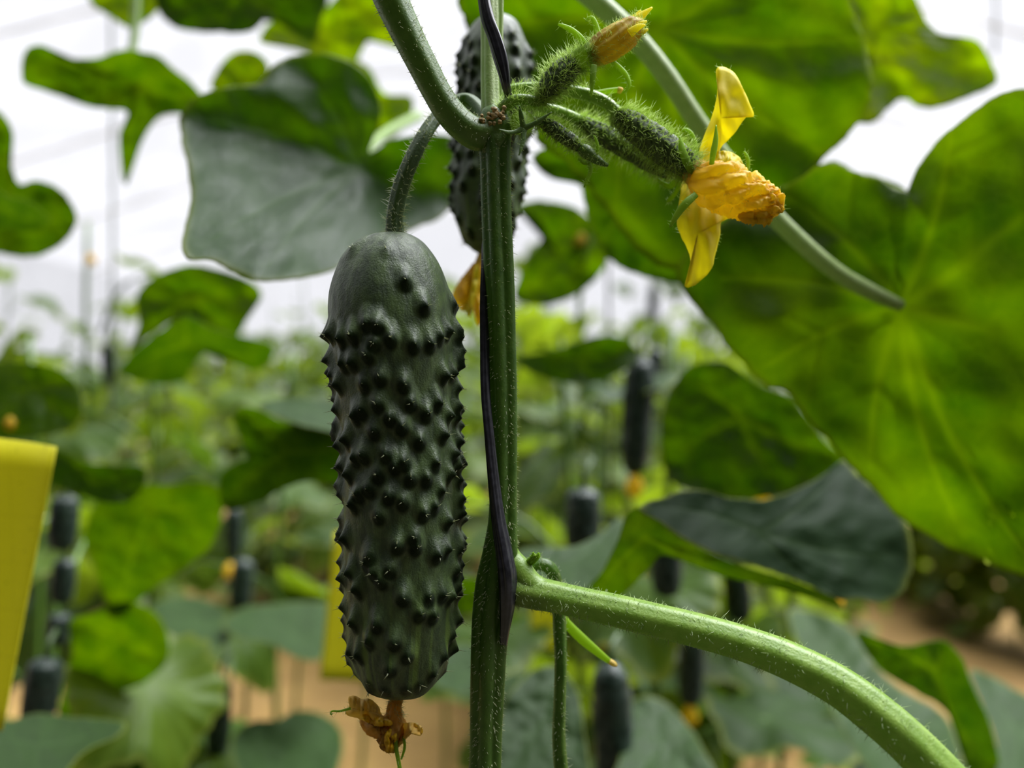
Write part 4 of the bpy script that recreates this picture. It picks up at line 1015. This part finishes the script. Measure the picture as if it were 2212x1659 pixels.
# ------------------------------------------------------------------ cluster of young fruits with their flowers
def baby(parent, rows, name='young_fruit', n=50, seg=40, L=.0019, nh=900, mat=None, hm=None):
    def fn(t, a): return 1 + .07 * noise.noise(Vector((math.cos(a) * 5, math.sin(a) * 5, t * 14))) * 2 + .03 * math.cos(8 * a)
    tb = Tube(rows, n, seg, fn=fn); 
    w_ = np.array([max(0, noise.noise(Vector(tuple(v * 1600)))) * 1.6 for v in tb.V])
    link_mesh(name, tb.V, tb.F, mat or M_OVARY, parent, {'wart': np.clip(w_, 0, 1), 'streak': np.clip(-w_ + .1, 0, 1)})
    return tb, hairs_on(tb, int(nh * .6), L * 1.15, .0001, lean=.15, jit=.3)
# A: upright bud with young fruit
A = root_at('cucumber_bud', P(1172, 214, .2), 'closed yellow-ochre flower bud pointing up right on a hairy young fruit', 'flower')
tb, h1 = baby(A, [(1166, 222, .198, 5), (1172, 212, .198, 14), (1182, 195, .198, 23), (1198, 175, .198, 28), (1215, 158, .198, 29), (1230, 145, .198, 25), (1243, 134, .198, 20)], nh=1500, L=.0023)
tb2 = Tube([(1236, 142, .198, 17), (1246, 133, .198, 23), (1258, 126, .198, 25), (1272, 118, .198, 26), (1285, 112, .198, 24)], 20, 30); link_mesh('calyx', tb2.V, tb2.F, M_SEPAL, A)
h2 = hairs_on(tb2, 420, .0022, .00006)
co = crumple([(1264, 123, .198, 23), (1285, 114, .198, 28), (1305, 103, .198, 32), (1328, 90, .198, 33), (1348, 76, .198, 31), (1366, 62, .198, 26), (1380, 52, .198, 17), (1390, 44, .198, 5)], folds=10, amp=.07, twist=.6, rough=.05, seed=2)
co_A = link_mesh('corolla', co.V, co.F, M_BUD, A); h3 = hairs_on(co, 420, .0016, .00006)
hp = [h1, h2, h3]
for rows in ([(1362, 52, .1985, 10), (1388, 32, .1985, 8), (1409, 16, .1985, 2)], [(1370, 62, .1955, 10), (1386, 52, .195, 7), (1397, 45, .195, 2)], [(1368, 76, .197, 10), (1388, 68, .197, 7), (1400, 63, .197, 2)], [(1350, 52, .2, 9), (1372, 36, .2, 6), (1384, 22, .2, 2)], [(1360, 72, .1935, 10), (1380, 58, .193, 7), (1394, 54, .193, 2)]):
    tb = Tube(rows, 14, 12, flat=.6); link_mesh('petal_lobe', tb.V, tb.F, M_PETAL, co_A); hp.append(hairs_on(tb, 26, .0013, .00005))
for rows in ([(1272, 108, .197, 8), (1255, 84, .196, 8), (1235, 66, .1955, 7), (1218, 57, .195, 5), (1205, 53, .195, 2.5)],
             [(1297, 92, .199, 7), (1291, 70, .199, 7), (1286, 52, .199, 6), (1279, 39, .199, 5), (1269, 40, .199, 3), (1266, 47, .199, 2)],
             [(1283, 140, .1945, 7), (1281, 160, .194, 7), (1279, 185, .194, 5), (1277, 211, .194, 1.5)],
             [(1322, 132, .2, 5), (1338, 146, .201, 6), (1352, 162, .2015, 6), (1359, 182, .2015, 5), (1353, 195, .2015, 3), (1346, 200, .2015, 1.5)]):
    _, q = sepal(A, rows, hairs=34); hp += q
ped = Tube([(1078, 246, .1995, 13), (1090, 228, .1985, 12), (1112, 216, .198, 12), (1138, 215, .198, 11), (1158, 220, .198, 11), (1170, 216, .198, 10)], 40, 20); link_mesh('stalk', ped.V, ped.F, M_PET, A)
hp.append(hairs_on(ped, 340, .0019, .00008)); hair_part(A, hp, mat=M_HAIRG)
# B: open wilted flower
B = root_at('cucumber_flower', P(1500, 375, .205), 'wilted yellow-orange flower with two spread petals at the end of a hairy young fruit', 'flower')
tb, h1 = baby(B, [(1333, 240, .204, 10), (1342, 252, .204, 22), (1362, 268, .204, 28), (1390, 288, .204, 32), (1420, 310, .204, 34), (1450, 332, .204, 33), (1478, 352, .204, 29), (1500, 368, .204, 24)], nh=2600, L=.0024)
ped = Tube([(1076, 240, .204, 13), (1084, 215, .205, 12), (1100, 197, .206, 12), (1125, 191, .2065, 12), (1160, 190, .2065, 12), (1200, 191, .206, 12), (1240, 198, .205, 13), (1280, 208, .2045, 13), (1312, 224, .204, 13), (1340, 248, .204, 12)], 70, 20, ridge=5, amp=.05); link_mesh('stalk', ped.V, ped.F, M_PET, B)
hp = [h1, hairs_on(ped, 460, .0021, .00008)]
cal = Tube([(1488, 360, .204, 26), (1500, 370, .204, 30), (1514, 380, .204, 32), (1530, 388, .204, 30)], 14, 30); link_mesh('calyx', cal.V, cal.F, M_DRYP, B); hp.append(hairs_on(cal, 260, .0019, .00006))
co = crumple([(1500, 378, .203, 24), (1515, 386, .2025, 38), (1540, 396, .202, 47), (1566, 406, .202, 51), (1592, 416, .202, 47), (1615, 424, .202, 42), (1640, 434, .202, 37), (1660, 444, .202, 32), (1676, 454, .202, 22), (1684, 460, .202, 8)], n=110, seg=90, folds=6, amp=.15, twist=5.0, rough=.24, seed=12)
co_B = link_mesh('corolla', co.V, co.F, M_PETALO, B); hp.append(hairs_on(co, 380, .0013, .00005, t0=.2))
for pts, dd, s_, g_ in (
    ([(1511, 326), (1523, 290), (1538, 253), (1549, 210), (1551, 167), (1547, 154), (1556, 144), (1584, 156), (1604, 190), (1628, 248), (1612, 251), (1584, 290), (1556, 320), (1548, 350), (1528, 372), (1508, 352)], .2035, 21, (.02, .02)),
    ([(1474, 380), (1501, 380), (1530, 400), (1577, 462), (1558, 478), (1554, 514), (1544, 551), (1535, 583), (1501, 616), (1479, 619), (1489, 603), (1492, 560), (1483, 533), (1465, 496), (1463, 466), (1469, 425)], .2055, 22, (0, -.02)),
    ([(1530, 335), (1551, 327), (1575, 328), (1597, 341), (1605, 362), (1590, 385), (1545, 380)], .2065, 23, (0, 0))):
    _, Vp, a_, b_ = petal(B, pts, dd, M_PETAL, seed=s_, g=g_, cup=.0025, wav=.0016); hp += rim_hairs(Vp, a_, b_, 30)
for i, (x, y, r) in enumerate([(1668, 420, 13), (1650, 470, 12), (1640, 405, 12), (1622, 470, 11), (1676, 445, 11)]):      # ragged petal tips at the mouth
    tb = crumple([(x - 22, y - 8, .2015, r), (x - 6, y - 2, .2005, r * 1.1), (x + 8, y + 5, .201, r * .8), (x + 15, y + 9, .2015, r * .25)], n=26, seg=30, folds=4, amp=.28, rough=.55, twist=3, seed=i); link_mesh('petal_tip', tb.V, tb.F, M_PETALO, co_B)
for rows, hh in (([(1500, 375, .2015, 6), (1487, 357, .2, 10), (1476, 330, .1995, 9), (1471, 310, .1995, 6), (1468, 294, .1995, 1.5)], 0),
             ([(1537, 356, .199, 5), (1541, 330, .1985, 7), (1546, 302, .1985, 6), (1547, 270, .1985, 1.2)], 0),
             ([(1504, 420, .198, 7), (1485, 436, .197, 9), (1468, 456, .197, 8), (1456, 475, .197, 6), (1447, 491, .197, 2)], 30),
             ([(1616, 366, .2045, 4), (1616, 348, .2045, 4.5), (1612, 335, .2045, 4), (1606, 327, .2045, 2)], 30),
             ([(1478, 368, .2065, 5), (1462, 388, .2075, 6), (1448, 402, .208, 7), (1430, 396, .208, 5), (1421, 386, .208, 2)], 40),
             ([(1470, 392, .208, 5), (1460, 415, .208, 5), (1448, 430, .208, 5), (1440, 436, .208, 2)], 40),
             ([(1505, 350, .2065, 4), (1503, 318, .2065, 5), (1494, 290, .2065, 5), (1481, 280, .2065, 4), (1473, 283, .2065, 2)], 40)):
    _, q = sepal(B, rows, hairs=hh); hp += q
hair_part(B, hp, mat=M_HAIRG)
# C: young fruit behind
Cc = root_at('young_cucumber', P(1262, 266, .213), 'long hairy young fruit lying just behind and below the one with the wilted flower', 'cucumber')
tb, h1 = baby(Cc, [(1250, 258, .213, 8), (1262, 266, .213, 15), (1290, 283, .213, 20), (1325, 303, .213, 23), (1365, 324, .213, 24), (1405, 346, .213, 24), (1440, 364, .213, 21), (1462, 375, .213, 12)], nh=1700, L=.0024)
ped = Tube([(1078, 262, .204, 12), (1105, 240, .206, 12), (1140, 228, .209, 11), (1185, 234, .212, 11), (1222, 246, .213, 11), (1256, 262, .213, 12)], 40, 18); link_mesh('stalk', ped.V, ped.F, M_PET, Cc)
hair_part(Cc, [h1, hairs_on(ped, 380, .0017, .00006)], mat=M_HAIRG)
# D: small bud and fruit
Dd = root_at('cucumber_bud', P(1172, 262, .2), 'small dark hairy young fruit with a closed green bud, lowest of the cluster', 'flower')
tb, h1 = baby(Dd, [(1150, 262, .202, 6), (1168, 264, .201, 10), (1190, 274, .2005, 15), (1213, 290, .2, 16), (1236, 306, .2, 15), (1252, 319, .2, 10)], nh=900, L=.0019)
bd = Tube([(1252, 318, .2, 10), (1266, 328, .2, 15), (1282, 340, .2, 12), (1298, 350, .2, 8), (1314, 358, .2, 3)], 24, 20); link_mesh('bud', bd.V, bd.F, M_PETD, Dd)
hp = [h1, hairs_on(bd, 260, .0014, .00005)]
for rows in ([(1272, 350, .199, 4), (1276, 368, .199, 5), (1268, 390, .199, 4), (1261, 405, .199, 1.5)], [(1288, 336, .199, 3), (1291, 318, .199, 4), (1287, 300, .199, 3), (1282, 292, .199, 1)], [(1276, 352, .199, 4), (1262, 352, .199, 4), (1249, 343, .199, 2)]):
    _, q = sepal(Dd, rows, hairs=22); hp += q
ped = Tube([(1080, 276, .2, 11), (1105, 262, .201, 10), (1130, 256, .202, 10), (1158, 262, .202, 9)], 24, 14); link_mesh('stalk', ped.V, ped.F, M_PET, Dd); hp.append(hairs_on(ped, 160, .0014, .00005))
hair_part(Dd, hp, mat=M_HAIRG)
# E: head-on star-shaped bud
E = root_at('cucumber_bud', P(1131, 277, .195), 'tiny green star-shaped bud facing the viewer beside the node', 'flower')
bd = Tube([(1122, 254, .2005, 8), (1126, 262, .199, 24), (1129, 268, .197, 25), (1131, 275, .195, 14), (1132, 278, .194, 5)], 22, 24); link_mesh('bud', bd.V, bd.F, M_SEPAL, E)
hp = [hairs_on(bd, 420, .0019, .00005)]
for rows in ([(1131, 277, .1935, 8), (1128, 262, .193, 6), (1125, 246, .1925, 5), (1122, 229, .192, 1)], [(1131, 277, .1935, 8), (1148, 270, .193, 6), (1166, 260, .1925, 5.5), (1192, 242, .192, 1)],
             [(1131, 277, .1935, 8), (1115, 284, .193, 5), (1098, 286, .1925, 4.5), (1077, 279, .192, 1)], [(1131, 277, .1935, 8), (1131, 296, .193, 5.5), (1127, 316, .1925, 4.5), (1121, 336, .192, 1)]):
    _, q = sepal(E, rows, hairs=12, flat=.3, mat=M_PETD); hp += q
hair_part(E, hp, mat=M_HAIRG)
# short stub of tendril with a pinkish tip
T_ = root_at('tendril', P(1290, 200, .207), 'short pink-tipped tendril stub beside the upper young fruit stalk', 'tendril')
tb = Tube([(1270, 204, .2075, 5), (1300, 199, .2075, 6), (1328, 195, .2075, 6), (1341, 193, .2075, 5)], 16, 12); link_mesh('stub', tb.V, tb.F, M_SEPAL, T_)
tb = Tube([(1334, 194, .2075, 6.5), (1342, 196, .2075, 7), (1344, 197, .2075, 4)], 8, 12); link_mesh('tip', tb.V, tb.F, M_DRYP, T_)

# ------------------------------------------------------------------ dark fruits hanging out of focus
def far_cuke(px0, py0, px1, py1, wpx, d, label, group=None, flower=None, stalk=60, mat=None, pale=False):
    rows = []
    for t, k_ in ((0, .25), (.04, .62), (.12, .9), (.3, 1), (.6, 1.0), (.82, .92), (.93, .72), (.98, .42), (1, .15)):
        rows.append((px0 + (px1 - px0) * t, py0 + (py1 - py0) * t, d, wpx / 2 * k_))
    def fn(t, a): return 1 + .05 * noise.noise(Vector((math.cos(a) * 5 + px0, math.sin(a) * 5, t * 16))) * 2
    tb = Tube(rows, 60, 30, fn=fn)
    rt = root_at('cucumber', P(px0, py0, d), label, 'cucumber', group)
    w_ = np.array([max(0, noise.noise(Vector((v[0] * 420 / d * .3, v[1] * 420 / d * .3, v[2] * 420 / d * .3)))) * 2.2 for v in tb.V])
    link_mesh('fruit', tb.V, tb.F, mat or M_SKINF, rt, {'wart': np.clip(w_, 0, 1), 'streak': w_ * 0})
    ts = Tube([(px0, py0 + 8, d, wpx * .11), (px0 + 3, py0 - stalk * .5, d, wpx * .09), (px0 + stalk * .3, py0 - stalk, d + .01, wpx * .08)], 12, 8); link_mesh('stalk', ts.V, ts.F, M_STALK, rt)
    if flower:
        w2 = wpx * flower
        tf = crumple([(px1, py1 - 4, d, w2 * .2), (px1 + 1, py1 + w2 * .4, d, w2 * .45), (px1 + 2, py1 + w2 * .9, d, w2 * .5), (px1 + 2, py1 + w2 * 1.4, d, w2 * .25)], n=24, seg=20, folds=5, amp=.15, seed=int(px0))
        link_mesh('dried_blossom', tf.V, tf.F, M_PETALO, rt)
FC = [
    (1384, 768, 1369, 1027, 66, .72, 'dark cucumber with an orange dried blossom hanging between front stem and right-hand leaf', .5),
    (1416, 750, 1412, 860, 40, 1.5, 'greyish fruit half hidden behind the top of the dark cucumber with orange blossom', None),
    (1262, 1052, 1256, 1200, 76, .62, 'dark rounded fruit end above the grey-green leaf right of the front stem', None),
    (1318, 1430, 1332, 1740, 84, .50, 'long blackish cucumber hanging below the thick green stalk, cut by the bottom edge', None),
    (1497, 1365, 1490, 1525, 56, .70, 'dark cucumber with a small orange blossom below the middle of the thick green stalk', .55),
    (1440, 1160, 1440, 1290, 66, .62, 'dark blurred fruit hanging behind the ribbon-like leaf edge', None),
    (1492, 1255, 1488, 1345, 54, .80, 'dark blurred fruit just above the thick green stalk, left of a fainter one', None),
    (1588, 1225, 1600, 1345, 56, .85, 'faint dark fruit just above the thick green stalk, right of another', None),
    (1660, 1440, 1668, 1520, 50, .95, 'faint dark fruit just under the right half of the thick green stalk', None),
    (142, 1068, 132, 1190, 58, .62, 'topmost dark fruit of the column beside the big yellow card', None),
    (142, 1205, 132, 1305, 48, .62, 'second dark fruit down the column beside the big yellow card', None),
    (132, 1325, 122, 1395, 44, .64, 'third dark fruit down the column beside the big yellow card', None),
    (104, 1420, 76, 1570, 72, .50, 'larger dark fruit at the bottom of the column beside the big yellow card', None),
    (507, 1095, 503, 1210, 36, .95, 'slim dark fruit hanging left of the second yellow card, upper of two', None),
    (527, 1205, 516, 1330, 46, .85, 'dark fruit hanging left of the second yellow card, lower of two', None),
    (478, 1468, 468, 1640, 50, .78, 'black blurred cucumber hanging alone over the sandy soil at lower left', None),
    (232, 740, 236, 835, 26, 1.2, 'thin dark fruit hanging on the tall left vine against the light', None),
    (1414, 612, 1408, 700, 22, 1.9, 'tiny grey fruit hanging between two white gaps below the big leaf', None),
]
for a in FC: far_cuke(*a[:6], a[6], None, a[7])
# blurred distant blossoms
for px_, py_, r_, d_, lab in ((1256, 522, 15, .66, 'small orange blossom blurred under the white bean-shaped gap'), (22, 915, 12, .49, 'orange speck of blossom on the broad leaf at the left edge'),
                              (497, 1232, 12, .9, 'small orange blossom beside the dark fruits left of the second yellow card'), (1502, 926, 11, 1.2, 'upper of two tiny orange blossoms right of the long dark cucumber'),
                              (1570, 960, 12, 1.2, 'lower of two tiny orange blossoms right of the long dark cucumber'), (1645, 1070, 15, .8, 'orange blossom just above the grey-green leaf edge'),
                              (1310, 1385, 15, .9, 'orange blossom behind the tip of the yellow-green sprout'), (1125, 812, 15, 1.1, 'pale orange blossom right beside the front stem at mid height'),
                              (196, 560, 9, 1.1, 'orange fleck of blossom by the tall left vine'), (1812, 1300, 9, .5, 'yellow fleck at the lower tip of the rolled leaf edge')):
    tb = crumple([(px_ - 2, py_ - r_ * 1.3, d_, r_ * .3), (px_, py_ - r_ * .4, d_, r_ * .9), (px_ + 1, py_ + r_ * .4, d_, r_), (px_ + 2, py_ + r_ * 1.3, d_, r_ * .4)], n=24, seg=20, folds=5, amp=.2, seed=px_)
    o = link_mesh('blossom', tb.V, tb.F, M_PETALO); centre_mesh(o); tag(o, lab, 'flower')
# strings up which the blurred vines climb
for px_, d_, y0_, y1_, lab in ((243, 1.24, -60, 900, 'thin grey string rising at the left against the white film'), (1316, .99, 520, 1150, 'dark straight string right of the front stem'), (498, 1.34, 1090, 1659, 'thin string beside the slim dark fruit at lower left'), (2150, 2.6, -60, 120, 'faint string hanging at the top right corner')):
    tb = Tube([(px_ - 4, y0_, d_, 3.2), (px_, (y0_ + y1_) / 2, d_, 3.2), (px_ - 2, y1_, d_, 3.2)], 16, 8); o = link_mesh('string', tb.V, tb.F, M_STRING if px_ != 1316 else M_TWINE); centre_mesh(o); tag(o, lab, 'string')
